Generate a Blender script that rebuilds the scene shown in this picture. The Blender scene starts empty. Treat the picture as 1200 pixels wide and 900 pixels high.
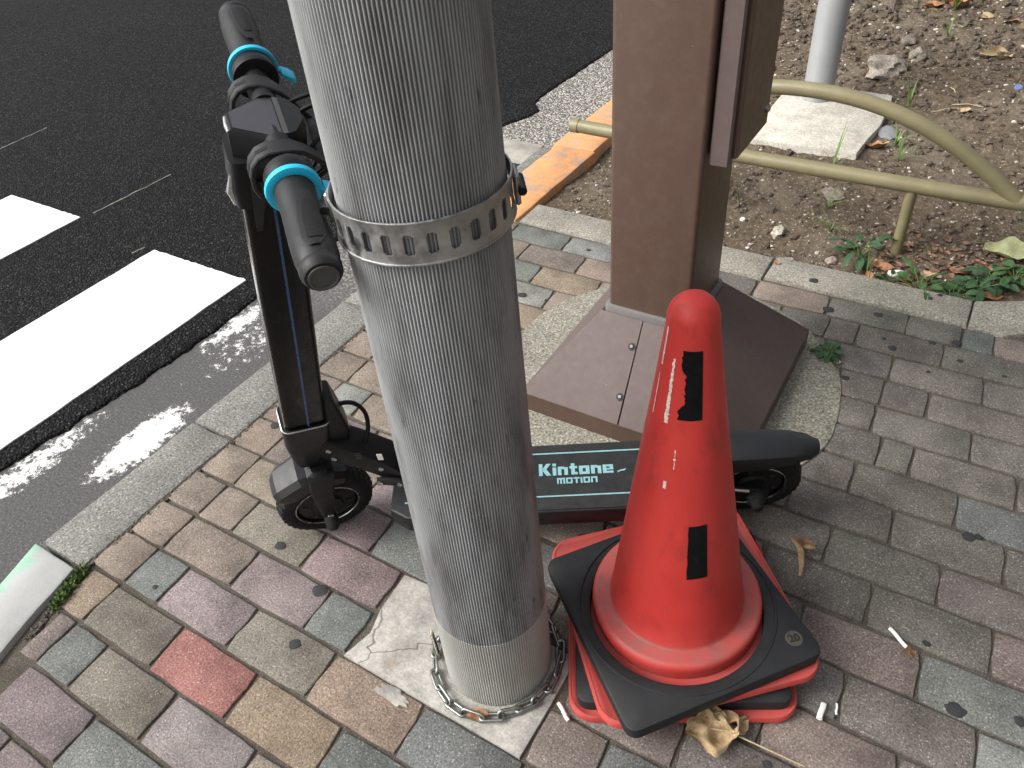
import bpy, bmesh, math, random
from mathutils import Vector, Matrix, noise
random.seed(7)
S = bpy.context.scene
R = math.radians

# ------------------------------------------------------------------ camera, sky, sun
cam_d = bpy.data.cameras.new('camera'); cam = bpy.data.objects.new('camera', cam_d)
S.collection.objects.link(cam); S.camera = cam
cam_d.sensor_width = 36.0; cam_d.lens = 27.0; cam_d.clip_start = 0.02; cam_d.clip_end = 400
cr = ((0.8531026, 0.2907855, -0.4331971), (0.5163124, -0.5900001, 0.6207426), (-0.0750833, -0.7532222, -0.6534668))
M = Matrix([[r[0], -r[1], -r[2], 0] for r in cr] + [[0, 0, 0, 1]])
M.translation = Vector((0, 0, 1.32)); cam.matrix_world = M

SUN_AZ = Vector((-0.72, -0.63)); SUN_EL = 43
W = bpy.data.worlds.new('World'); S.world = W; W.use_nodes = True
wn = W.node_tree.nodes; wl = W.node_tree.links
sky = wn.new('ShaderNodeTexSky'); sky.sky_type = 'NISHITA'; sky.sun_disc = False
sky.sun_elevation = R(SUN_EL); sky.sun_rotation = math.atan2(SUN_AZ.x, SUN_AZ.y)
sky.dust_density = 6.0; sky.air_density = 1.0; sky.ozone_density = 1.0
hs = wn.new('ShaderNodeHueSaturation'); hs.inputs['Saturation'].default_value = 0.28
wl.new(sky.outputs[0], hs.inputs['Color']); wl.new(hs.outputs[0], wn['Background'].inputs['Color'])
wn['Background'].inputs['Strength'].default_value = 0.13
sd = bpy.data.lights.new('sun', 'SUN'); sd.energy = 1.3; sd.angle = R(32); sd.color = (1.0, 0.965, 0.92)
sun = bpy.data.objects.new('sun', sd); S.collection.objects.link(sun)
sv = Vector((SUN_AZ.x, SUN_AZ.y, SUN_AZ.length * math.tan(R(SUN_EL))))
sun.rotation_euler = sv.to_track_quat('Z', 'Y').to_euler()
S.view_settings.view_transform = 'Standard'; S.view_settings.look = 'None'
S.view_settings.exposure = 0.86; S.view_settings.gamma = 1.0

# ------------------------------------------------------------------ materials
def srgb(r, g, b):
    f = lambda c: c / 12.92 if c <= 0.04045 else ((c + 0.055) / 1.055) ** 2.4
    return (f(r / 255), f(g / 255), f(b / 255))

class Mat:
    """small wrapper that builds a procedural node material"""
    def __init__(s, name, rough=0.6, metal=0.0, spec=0.5):
        s.m = bpy.data.materials.new(name); s.m.use_nodes = True
        s.t = s.m.node_tree; s.n = s.t.nodes; s.l = s.t.links
        s.b = s.n['Principled BSDF']
        s.b.inputs['Roughness'].default_value = rough; s.b.inputs['Metallic'].default_value = metal
        s.b.inputs['Specular IOR Level'].default_value = spec
        s.pos = s.n.new('ShaderNodeNewGeometry').outputs['Position']
        s.objc = s.n.new('ShaderNodeTexCoord').outputs['Object']
    def scaled(s, vec, sc):
        v = s.n.new('ShaderNodeVectorMath'); v.operation = 'MULTIPLY'; v.inputs[1].default_value = sc
        s.l.new(vec, v.inputs[0]); return v.outputs[0]
    def noise(s, scale, detail=3, rough=0.6, vec=None, dist=0.0):
        n = s.n.new('ShaderNodeTexNoise'); n.inputs['Scale'].default_value = scale
        n.inputs['Detail'].default_value = detail; n.inputs['Roughness'].default_value = rough
        n.inputs['Distortion'].default_value = dist
        s.l.new(vec if vec is not None else s.pos, n.inputs['Vector']); return n.outputs['Fac']
    def voro(s, scale, feature='F1', vec=None, out='Distance'):
        n = s.n.new('ShaderNodeTexVoronoi'); n.feature = feature; n.inputs['Scale'].default_value = scale
        s.l.new(vec if vec is not None else s.pos, n.inputs['Vector']); return n.outputs[out]
    def ramp(s, fac, stops, interp='LINEAR'):
        r = s.n.new('ShaderNodeValToRGB'); r.color_ramp.interpolation = interp
        e = r.color_ramp.elements
        while len(e) > 1: e.remove(e[-1])
        for i, (p, c) in enumerate(stops):
            el = e[0] if i == 0 else e.new(p)
            el.position = p
            c = (c, c, c) if isinstance(c, (int, float)) else c
            el.color = (c[0], c[1], c[2], 1)
        s.l.new(fac, r.inputs[0]); return r.outputs[0]
    def mix(s, a, b, fac, blend='MIX'):
        m = s.n.new('ShaderNodeMix'); m.data_type = 'RGBA'; m.blend_type = blend
        for sock, v in ((m.inputs[6], a), (m.inputs[7], b), (m.inputs[0], fac)):
            if hasattr(v, 'links') or hasattr(v, 'is_linked'): s.l.new(v, sock)
            elif isinstance(v, (int, float)): sock.default_value = v if sock.type == 'VALUE' else (v, v, v, 1)
            else: sock.default_value = (v[0], v[1], v[2], 1)
        return m.outputs[2]
    def math(s, op, a, b=0.0, c=None):
        m = s.n.new('ShaderNodeMath'); m.operation = op
        for i, v in enumerate((a, b, c)):
            if v is None: continue
            if hasattr(v, 'is_linked'): s.l.new(v, m.inputs[i])
            else: m.inputs[i].default_value = v
        return m.outputs[0]
    def axis(s, i, vec=None):
        x = s.n.new('ShaderNodeSeparateXYZ'); s.l.new(vec if vec is not None else s.pos, x.inputs[0]); return x.outputs[i]
    def objcol(s):
        return s.n.new('ShaderNodeObjectInfo').outputs['Color']
    def attr(s, name):
        a = s.n.new('ShaderNodeAttribute'); a.attribute_name = name; return a.outputs['Color']
    def col(s, c):
        if hasattr(c, 'is_linked'): s.l.new(c, s.b.inputs['Base Color'])
        else: s.b.inputs['Base Color'].default_value = (c[0], c[1], c[2], 1)
        return s
    def rough(s, f): s.l.new(f, s.b.inputs['Roughness']); return s
    def bump(s, h, strength=0.5, dist=0.003):
        b = s.n.new('ShaderNodeBump'); b.inputs['Strength'].default_value = strength; b.inputs['Distance'].default_value = dist
        s.l.new(h, b.inputs['Height']); s.l.new(b.outputs[0], s.b.inputs['Normal']); return s

def grainy(name, base=None, grain=330, amount=0.55, blotch=6, bl=0.25, rough=0.9, bstr=0.6, bdist=0.0015, light=0.35, mossy=0.0):
    """stone-like material: aggregate grains light and dark, big soft blotches, fine relief"""
    m = Mat(name, rough, spec=0.25)
    c = m.objcol() if base is None else base
    n1 = m.noise(grain, 3, 0.8)
    d = m.ramp(n1, [(0.36, 1 - amount), (0.46, 0.90), (0.54, 1.06), (0.64, 1 + amount * 1.1)])
    c = m.mix(c, d, 1.0, 'MULTIPLY')
    v = m.voro(grain * 1.25, out='Color'); vs = m.axis(0, v)
    near = m.ramp(m.voro(grain * 1.25), [(0.35, 1.0), (0.6, 0.0)])
    spk = m.math('MULTIPLY', near, m.ramp(vs, [(0.90, 0.0), (0.95, 1.0)]))
    c = m.mix(c, m.mix(c, (0.68, 0.66, 0.62), light), spk)
    dk = m.ramp(m.axis(1, v), [(0.80, 0.0), (0.95, 0.8)])
    c = m.mix(c, m.mix(c, (0.035, 0.033, 0.03), light), dk)
    n2 = m.noise(blotch, 5, 0.65)
    c = m.mix(c, m.ramp(n2, [(0.30, 1 - bl), (0.55, 1.0), (0.75, 1 + bl * 0.5)]), 1.0, 'MULTIPLY')
    if mossy:
        mk = m.ramp(m.noise(9, 5, 0.7), [(0.52, 0.0), (0.72, mossy)])
        c = m.mix(c, (0.09, 0.105, 0.06), mk)
    m.col(c); m.bump(m.math('ADD', n1, m.math('MULTIPLY', n2, 0.6)), bstr, bdist)
    return m.m

def plastic(name, c, rough=0.45, var=0.12, grain=0.0, scale=14, scr=0.0, spec=0.5):
    m = Mat(name, rough, spec=spec)
    n = m.noise(scale, 5, 0.65)
    cc = m.mix(c, m.ramp(n, [(0.3, 1 - var), (0.7, 1 + var)]), 1.0, 'MULTIPLY')
    if scr:
        sp = m.ramp(m.voro(260, out='Distance'), [(0.05, 1.0), (0.12, 0.0)])
        spm = m.math('MULTIPLY', sp, m.ramp(m.noise(60, 2), [(0.60, 0.0), (0.68, 1.0)]))
        cc = m.mix(cc, (0.4, 0.38, 0.35), m.math('MULTIPLY', spm, scr))
    m.col(cc)
    m.rough(m.ramp(m.noise(scale * 2.5, 4), [(0.3, max(0.05, rough - 0.1)), (0.7, min(1, rough + 0.12))]))
    if grain: m.bump(m.noise(900, 2), grain, 0.0006)
    return m.m

def metal(name, c, rough=0.3, var=0.25, scale=40, rust=0.0):
    m = Mat(name, rough, metal=1.0)
    n = m.noise(scale, 5, 0.7)
    cc = m.mix(c, m.ramp(n, [(0.3, 1 - var), (0.7, 1 + var * 0.4)]), 1.0, 'MULTIPLY')
    if rust: cc = m.mix(cc, (0.10, 0.055, 0.03), m.ramp(m.noise(70, 4), [(0.62, 0.0), (0.75, rust)]))
    m.col(cc); m.rough(m.ramp(m.noise(scale * 2, 4), [(0.3, rough * 0.7), (0.7, min(1, rough * 1.6))]))
    return m.m

MT = {}
MT['paver'] = grainy('paver_concrete', None, 260, 0.48, 9, 0.40, bstr=0.9, bdist=0.002, light=0.30)
MT['kerb'] = grainy('kerb_concrete', (0.212, 0.210, 0.192), 170, 0.55, 5, 0.25, bstr=0.9, bdist=0.002, light=0.4, mossy=0.35)
MT['kerb_bed'] = grainy('planter_kerb_concrete', (0.270, 0.255, 0.215), 170, 0.5, 5, 0.28, bstr=0.9, bdist=0.002, light=0.4, mossy=0.25)
MT['slab'] = grainy('smooth_concrete', (0.36, 0.345, 0.31), 420, 0.25, 11, 0.36, bstr=0.5, bdist=0.0015, light=0.12)
def cracked():
    m = Mat('cracked_mortar', 0.9, spec=0.25)
    n = m.noise(16, 7, 0.72); g_ = m.noise(200, 3, 0.8)
    c = m.ramp(n, [(0.28, (0.17, 0.162, 0.145)), (0.48, (0.31, 0.30, 0.275)), (0.62, (0.42, 0.405, 0.37)), (0.8, (0.50, 0.485, 0.45))])
    c = m.mix(c, m.ramp(g_, [(0.3, 0.75), (0.7, 1.15)]), 1.0, 'MULTIPLY')
    e = m.voro(3.1, 'DISTANCE_TO_EDGE', m.mix(m.pos, m.n.new('ShaderNodeTexNoise').outputs['Color'], 0.06))
    c = m.mix(c, (0.06, 0.055, 0.048), m.ramp(e, [(0.002, 0.8), (0.006, 0.0)]))
    c = m.mix(c, (0.30, 0.22, 0.15), m.ramp(m.noise(22, 4), [(0.60, 0.0), (0.75, 0.5)]))
    m.col(c); m.bump(m.math('ADD', n, m.math('MULTIPLY', g_, 0.4)), 0.8, 0.003); return m.m
MT['slab2'] = cracked()
MT['ring_slab'] = grainy('rough_concrete', (0.235, 0.225, 0.185), 170, 0.6, 6, 0.25, bstr=1.0, bdist=0.0025, light=0.5)
MT['pad'] = grainy('pale_concrete', (0.52, 0.495, 0.43), 160, 0.3, 9, 0.3, bstr=0.6, bdist=0.002, light=0.1)
MT['joint'] = grainy('joint_dirt', (0.125, 0.108, 0.088), 500, 0.6, 9, 0.4, bstr=1.0, bdist=0.003, light=0.3, mossy=0.3)
MT['stone'] = grainy('stone', None, 140, 0.4, 30, 0.4, bstr=1.0, bdist=0.005, light=0.25)

def asphalt_new():
    m = Mat('fresh_asphalt', 0.85, spec=0.2)
    v = m.voro(135); vc = m.voro(135, out='Color'); v2 = m.voro(300)
    big = m.noise(1.2, 3)
    c = m.ramp(v, [(0.10, (0.034, 0.034, 0.0365)), (0.38, (0.016, 0.016, 0.0172)), (0.60, (0.003, 0.003, 0.0033))])
    c = m.mix(c, m.ramp(m.axis(0, vc), [(0.0, 0.45), (0.50, 0.9), (0.80, 1.8), (0.96, 4.5)]), 1.0, 'MULTIPLY')
    c = m.mix(c, m.ramp(v2, [(0.2, 1.15), (0.6, 0.7)]), 1.0, 'MULTIPLY')
    c = m.mix(c, m.ramp(big, [(0.3, 1.0), (0.7, 1.35)]), 1.0, 'MULTIPLY')
    c = m.mix(c, (0.30, 0.30, 0.31), m.math('MULTIPLY', m.ramp(m.axis(1, vc), [(0.988, 0.0), (0.990, 1.0)]), m.ramp(v, [(0.2, 1.0), (0.3, 0.0)])))
    m.col(c)
    h = m.math('ADD', m.math('MULTIPLY', v, -1.0), m.math('MULTIPLY', m.math('ADD', v2, m.axis(2, vc)), -0.35))
    m.bump(h, 1.0, 0.010); return m.m
MT['asphalt'] = asphalt_new()

def asphalt_old():
    """worn strip: dark worn asphalt in front, pale exposed aggregate farther along, flaking white paint"""
    m = Mat('worn_asphalt', 0.85, spec=0.3)
    n = m.noise(150, 4, 0.85)
    dark = m.ramp(n, [(0.3, (0.040, 0.039, 0.041)), (0.52, (0.095, 0.092, 0.093)), (0.66, (0.19, 0.185, 0.18)), (0.74, (0.42, 0.41, 0.39))])
    vc = m.voro(105, out='Color'); vd = m.voro(105)
    chip = m.ramp(m.axis(0, vc), [(0.0, (0.12, 0.115, 0.105)), (0.35, (0.30, 0.285, 0.26)), (0.7, (0.46, 0.44, 0.40)), (1.0, (0.66, 0.64, 0.60))])
    chip = m.mix(chip, (0.09, 0.085, 0.075), m.ramp(vd, [(0.42, 0.0), (0.62, 0.9)]))
    y = m.axis(1); x = m.axis(0)
    yy = m.math('ADD', y, m.math('MULTIPLY', m.noise(3, 4), 0.7))
    t = m.ramp(m.math('DIVIDE', yy, 4.0), [(0.42, 0.0), (0.60, 1.0)])
    c = m.mix(dark, chip, t)
    # flaking paint left over from an old marking, in two patches
    def patch(x0, y0, rx, ry, th):
        a = m.math('POWER', m.math('DIVIDE', m.math('SUBTRACT', x, x0), rx), 2.0)
        b = m.math('POWER', m.math('DIVIDE', m.math('SUBTRACT', y, y0), ry), 2.0)
        f = m.math('SUBTRACT', 1.0, m.math('ADD', a, b))
        f = m.math('ADD', m.math('MULTIPLY', f, 0.40), m.math('SUBTRACT', m.math('MULTIPLY', m.noise(30, 8, 0.85), 2.4), th))
        return m.ramp(f, [(0.49, 0.0), (0.53, 1.0)])
    p = m.math('MAXIMUM', patch(-1.735, 0.69, 0.060, 0.15, 0.72), patch(-1.935, 0.47, 0.065, 0.30, 0.98))
    p = m.math('MAXIMUM', p, patch(-1.80, 1.14, 0.17, 0.30, 1.18))
    p = m.math('MAXIMUM', p, patch(-1.90, 1.22, 0.05, 0.20, 0.94))
    c = m.mix(c, (0.70, 0.70, 0.68), p)
    m.col(c); m.bump(m.math('ADD', n, m.math('MULTIPLY', m.math('MULTIPLY', vd, t), -2.0)), 0.9, 0.004); return m.m
MT['old'] = asphalt_old()

def road_paint():
    m = Mat('white_road_paint', 0.7, spec=0.3)
    n = m.noise(200, 3)
    m.col(m.ramp(m.noise(5, 5), [(0.3, (0.78, 0.78, 0.76)), (0.7, (0.84, 0.84, 0.83))])); m.bump(n, 0.5, 0.002); return m.m
MT['stripe'] = road_paint()

def painted_kerb(name, c, wear, th):
    m = Mat(name, 0.75, spec=0.3)
    n = m.noise(300, 2, 0.7)
    conc = m.mix((0.30, 0.28, 0.25), m.ramp(n, [(0.3, 0.6), (0.7, 1.3)]), 1.0, 'MULTIPLY')
    k = m.ramp(m.math('ADD', m.math('MULTIPLY', m.noise(11, 6, 0.7), 0.75), m.math('MULTIPLY', m.noise(160, 3), 0.35)), [(th, 0.0), (th + 0.09, wear)])
    cc = m.mix(c, m.ramp(m.noise(30, 4), [(0.3, 0.85), (0.7, 1.1)]), 1.0, 'MULTIPLY')
    m.col(m.mix(cc, conc, k)); m.bump(n, 0.6, 0.0015); return m.m
MT['orange'] = painted_kerb('orange_kerb_paint', (0.62, 0.30, 0.125), 0.8, 0.55)
def white_kerb():
    m = Mat('white_kerb_paint', 0.6, spec=0.35)
    c = m.ramp(m.noise(7, 6, 0.7), [(0.30, (0.32, 0.32, 0.31)), (0.55, (0.385, 0.39, 0.38)), (0.8, (0.42, 0.42, 0.415))])
    # old mint-green layer showing near the outer upper edge
    x = m.axis(0); y = m.axis(1)
    a = m.math('SUBTRACT', m.math('ADD', -1.505, m.math('MULTIPLY', m.math('SUBTRACT', 0.31, y), 0.28)), x)
    g = m.ramp(m.math('ADD', m.math('MULTIPLY', a, 6.0), m.math('MULTIPLY', m.noise(24, 5, 0.7), 0.9)), [(0.52, 0.0), (0.62, 1.0)])
    c = m.mix(c, (0.26, 0.43, 0.33), g)
    m.col(c); m.bump(m.noise(150, 4), 0.4, 0.0015); return m.m
MT['white_kerb'] = white_kerb()

def soil():
    m = Mat('soil', 0.95, spec=0.15)
    n = m.noise(55, 6, 0.75); b = m.noise(2.2, 4); f = m.noise(330, 2, 0.7)
    c = m.ramp(n, [(0.28, (0.056, 0.041, 0.028)), (0.5, (0.152, 0.117, 0.082)), (0.72, (0.29, 0.235, 0.17))])
    c = m.mix(c, (0.29, 0.245, 0.19), m.ramp(b, [(0.50, 0.0), (0.68, 0.55)]))
    v = m.axis(0, m.voro(130, out='Color')); vd = m.voro(130)
    c = m.mix(c, (0.48, 0.44, 0.37), m.math('MULTIPLY', m.ramp(v, [(0.84, 0.0), (0.88, 0.9)]), m.ramp(vd, [(0.25, 1.0), (0.4, 0.0)])))
    m.col(m.mix(c, m.ramp(f, [(0.3, 0.6), (0.7, 1.3)]), 1.0, 'MULTIPLY'))
    m.bump(m.math('ADD', n, m.math('MULTIPLY', f, 0.4)), 1.0, 0.012); return m.m
MT['soil'] = soil()
MT['ground'] = grainy('far_ground', (0.10, 0.085, 0.065), 60, 0.4, 1.5, 0.3)

def pole_paint(name, c, dirt, dc):
    m = Mat(name, 0.7, spec=0.25)
    st = m.noise(1.0, 6, 0.68, m.scaled(m.objc, (22, 22, 4.5)))
    sm = m.noise(1.0, 6, 0.75, m.scaled(m.objc, (60, 60, 14)))
    cc = m.mix(c, m.ramp(m.noise(4, 4, vec=m.objc), [(0.3, 0.86), (0.7, 1.10)]), 1.0, 'MULTIPLY')
    cc = m.mix(cc, dc, m.ramp(st, [(0.44, 0.0), (0.66, dirt)]))
    cc = m.mix(cc, (0.035, 0.033, 0.03), m.ramp(sm, [(0.61, 0.0), (0.70, dirt * 0.85)]))
    # pale chalky chips
    cc = m.mix(cc, (0.5, 0.5, 0.49), m.ramp(m.noise(1.0, 5, 0.8, m.scaled(m.objc, (190, 190, 60))), [(0.68, 0.0), (0.73, 0.5)]))
    # darker colour in the grooves between the ribs (deeper radius)
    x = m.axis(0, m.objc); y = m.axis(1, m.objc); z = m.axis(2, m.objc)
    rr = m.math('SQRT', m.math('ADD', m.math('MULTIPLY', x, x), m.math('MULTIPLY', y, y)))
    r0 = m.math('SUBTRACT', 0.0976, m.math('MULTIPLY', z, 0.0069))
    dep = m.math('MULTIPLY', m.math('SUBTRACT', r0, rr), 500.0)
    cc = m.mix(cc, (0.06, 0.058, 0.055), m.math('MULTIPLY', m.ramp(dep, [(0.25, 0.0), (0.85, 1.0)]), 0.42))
    m.col(cc); m.bump(sm, 0.25, 0.001); return m.m
MT['pole'] = pole_paint('grey_pole_paint', (0.325, 0.335, 0.341), 0.75, (0.115, 0.114, 0.112))
MT['pole_low'] = pole_paint('off_white_pole_paint', (0.43, 0.425, 0.395), 0.3, (0.22, 0.21, 0.19))
MT['steel'] = metal('stainless_strap', (0.50, 0.50, 0.495), 0.42, 0.45, 30)
MT['chain'] = metal('chain_steel', (0.30, 0.31, 0.295), 0.34, 0.3, 60, 0.45)
MT['screw'] = metal('screw_steel', (0.55, 0.54, 0.52), 0.25)

def brown_paint(name, c, chip, rough=0.38):
    m = Mat(name, rough, spec=0.5)
    cc = m.mix(c, m.ramp(m.noise(1.0, 5, 0.6, m.scaled(m.pos, (7, 7, 1.2))), [(0.3, 0.92), (0.7, 1.08)]), 1.0, 'MULTIPLY')
    ch = m.ramp(m.noise(1.0, 3, 0.9, m.scaled(m.pos, (75, 75, 45))), [(0.715, 0.0), (0.73, chip)])
    cc = m.mix(cc, (0.50, 0.46, 0.42), ch)
    fine = m.noise(1.0, 4, 0.7, m.scaled(m.pos, (240, 240, 7)))
    cc = m.mix(cc, (0.42, 0.38, 0.34), m.math('MULTIPLY', m.ramp(fine, [(0.70, 0.0), (0.74, 0.7)]), m.ramp(m.noise(9, 4), [(0.55, 0.0), (0.66, 1.0)])))
    dust = m.ramp(m.noise(38, 6, 0.8), [(0.45, 0.0), (0.8, 0.10)])
    cc = m.mix(cc, (0.30, 0.26, 0.235), dust)
    m.col(cc); m.rough(m.ramp(m.noise(60, 5), [(0.3, rough - 0.04), (0.7, rough + 0.07)])); return m.m
MT['brown'] = brown_paint('brown_gloss_paint', (0.088, 0.053, 0.039), 0.6)
MT['brown_base'] = brown_paint('brown_faded_paint', (0.098, 0.071, 0.066), 0.45, 0.62)
MT['gasket'] = plastic('grey_sealant', (0.14, 0.135, 0.13), 0.7)
MT['galv'] = plastic('grey_post_paint', (0.25, 0.26, 0.262), 0.42, 0.06)
MT['galv_dark'] = metal('dull_screw', (0.22, 0.21, 0.20), 0.45)
MT['rail'] = plastic('olive_gold_rail_paint', (0.200, 0.178, 0.098), 0.42, 0.14, scr=0.4)

def cone_red():
    m = Mat('red_cone_vinyl', 0.40, spec=0.42)
    z = m.axis(2, m.objc)
    c = m.ramp(m.noise(7, 5, 0.6, m.objc), [(0.3, (0.53, 0.037, 0.032)), (0.7, (0.62, 0.050, 0.041))])
    # grey scuffing on the foot and the square base
    sc = m.math('MULTIPLY', m.ramp(z, [(0.010, 0.3), (0.0135, 0.9), (0.020, 0.4), (0.044, 0.25), (0.0495, 1.0), (0.0535, 1.0), (0.060, 0.25), (0.12, 0.0)]), m.ramp(m.noise(26, 7, 0.75, m.objc), [(0.30, 0.25), (0.65, 0.85)]))
    c = m.mix(c, (0.23, 0.115, 0.10), sc)
    sm = m.ramp(m.noise(1.0, 5, 0.7, m.scaled(m.objc, (16, 16, 7))), [(0.54, 0.0), (0.74, 0.6)])
    c = m.mix(c, (0.20, 0.028, 0.022), sm)
    m.col(c); m.rough(m.ramp(m.noise(14, 5, vec=m.objc), [(0.3, 0.38), (0.7, 0.62)])); return m.m
MT['cone'] = cone_red()
MT['rubber'] = plastic('black_rubber_weight', (0.0145, 0.0158, 0.0175), 0.62, 0.28, 0.3, 9, 0.45, spec=0.35)
MT['emblem'] = plastic('worn_rubber_emblem', (0.050, 0.044, 0.035), 0.7, 0.3)
MT['tape'] = plastic('black_tape', (0.006, 0.006, 0.0065), 0.9, 0.3, 0.5, 60, 0.6, spec=0.15)
MT['scratch'] = plastic('bare_scratch', (0.76, 0.64, 0.57), 0.7, 0.35, 0, 160)

MT['blackp'] = plastic('black_plastic', (0.010, 0.0105, 0.0115), 0.42, 0.15, 0.1, spec=0.25)
MT['blackg'] = plastic('black_gloss', (0.004, 0.004, 0.0045), 0.22, 0.1, spec=0.3)
MT['satin'] = plastic('satin_black', (0.013, 0.0138, 0.0155), 0.42, 0.1, 0.15, spec=0.4)
MT['arm'] = plastic('dark_grey_plastic', (0.022, 0.022, 0.023), 0.5, 0.1, 0.15, spec=0.35)
MT['tyre'] = plastic('tyre_rubber', (0.011, 0.0115, 0.012), 0.75, 0.2, 0.2, spec=0.3)
MT['grip'] = plastic('grip_rubber', (0.0125, 0.013, 0.0145), 0.55, 0.12, 0.25, spec=0.35)
MT['gripp'] = plastic('grip_insert', (0.004, 0.004, 0.0042), 0.9, 0.2, 0.8)
MT['blue'] = plastic('cyan_plastic', (0.018, 0.50, 0.78), 0.42, 0.05)
MT['led'] = plastic('blue_strip', (0.035, 0.095, 0.21), 0.3, 0.1)
MT['chrome'] = metal('bright_trim', (0.62, 0.62, 0.62), 0.25, 0.15)
MT['griptape'] = plastic('deck_griptape', (0.020, 0.021, 0.022), 0.85, 0.3, 0.9, 30, 0.5)
MT['lettering'] = plastic('pale_cyan_print', (0.24, 0.47, 0.50), 0.7, 0.15, 0, 200)
MT['panel'] = plastic('display_panel', (0.043, 0.042, 0.050), 0.38, 0.06)
MT['panel2'] = plastic('display_facet', (0.072, 0.071, 0.068), 0.42, 0.1)
MT['white'] = plastic('white_paper', (0.72, 0.71, 0.68), 0.8, 0.1)
MT['tobacco'] = plastic('tobacco', (0.20, 0.10, 0.03), 0.9, 0.5, 0, 300)
MT['gum'] = plastic('old_gum', (0.024, 0.024, 0.026), 0.8, 0.3, 0.3, 120)
MT['beige'] = plastic('beige_plastic', (0.50, 0.44, 0.35), 0.6)
MT['capblue'] = plastic('blue_cap', (0.16, 0.18, 0.42), 0.4)
MT['wall'] = grainy('dark_wall_tile', (0.10, 0.088, 0.078), 90, 0.3, 3, 0.25)
MT['glass'] = plastic('dark_window_glass', (0.02, 0.022, 0.025), 0.08, 0.1)
MT['bark'] = grainy('bark', (0.11, 0.085, 0.06), 60, 0.4, 12, 0.3)

def leafmat(name, stops, rough=0.6, trans=0.0):
    m = Mat(name, rough, spec=0.3)
    m.col(m.mix(m.ramp(m.noise(45, 4, 0.65), stops), m.ramp(m.noise(1.0, 3, 0.6, m.scaled(m.pos, (300, 300, 120))), [(0.3, 0.75), (0.7, 1.2)]), 1.0, 'MULTIPLY'))
    return m.m
MT['dry'] = leafmat('dry_leaf', [(0.3, (0.26, 0.175, 0.09)), (0.5, (0.42, 0.31, 0.175)), (0.75, (0.56, 0.45, 0.29))])
MT['dry2'] = leafmat('orange_leaf', [(0.3, (0.21, 0.095, 0.045)), (0.55, (0.40, 0.21, 0.11)), (0.8, (0.50, 0.32, 0.19))])
MT['litter'] = leafmat('leaf_crumbs', [(0.3, (0.09, 0.048, 0.030)), (0.5, (0.20, 0.115, 0.075)), (0.7, (0.34, 0.23, 0.16))])
MT['twist'] = leafmat('brown_dry_leaf', [(0.3, (0.19, 0.12, 0.065)), (0.55, (0.33, 0.22, 0.125)), (0.8, (0.45, 0.33, 0.2))])
MT['dry3'] = leafmat('pale_green_leaf', [(0.3, (0.33, 0.35, 0.16)), (0.6, (0.47, 0.48, 0.28)), (0.8, (0.55, 0.54, 0.36))])
MT['green'] = leafmat('weed_leaf', [(0.3, (0.030, 0.075, 0.022)), (0.6, (0.062, 0.135, 0.042)), (0.8, (0.11, 0.19, 0.07))])
MT['grass'] = leafmat('grass_blade', [(0.3, (0.085, 0.15, 0.04)), (0.6, (0.15, 0.23, 0.07)), (0.8, (0.24, 0.30, 0.13))])
MT['darkgreen'] = leafmat('dark_weed', [(0.3, (0.022, 0.055, 0.022)), (0.6, (0.045, 0.098, 0.042)), (0.8, (0.08, 0.14, 0.065))])
MT['moss'] = leafmat('moss', [(0.3, (0.030, 0.055, 0.012)), (0.6, (0.08, 0.13, 0.03)), (0.8, (0.15, 0.21, 0.06))], 0.9)
MT['straw'] = leafmat('straw', [(0.3, (0.35, 0.28, 0.16)), (0.7, (0.50, 0.43, 0.28))], 0.8)

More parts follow.
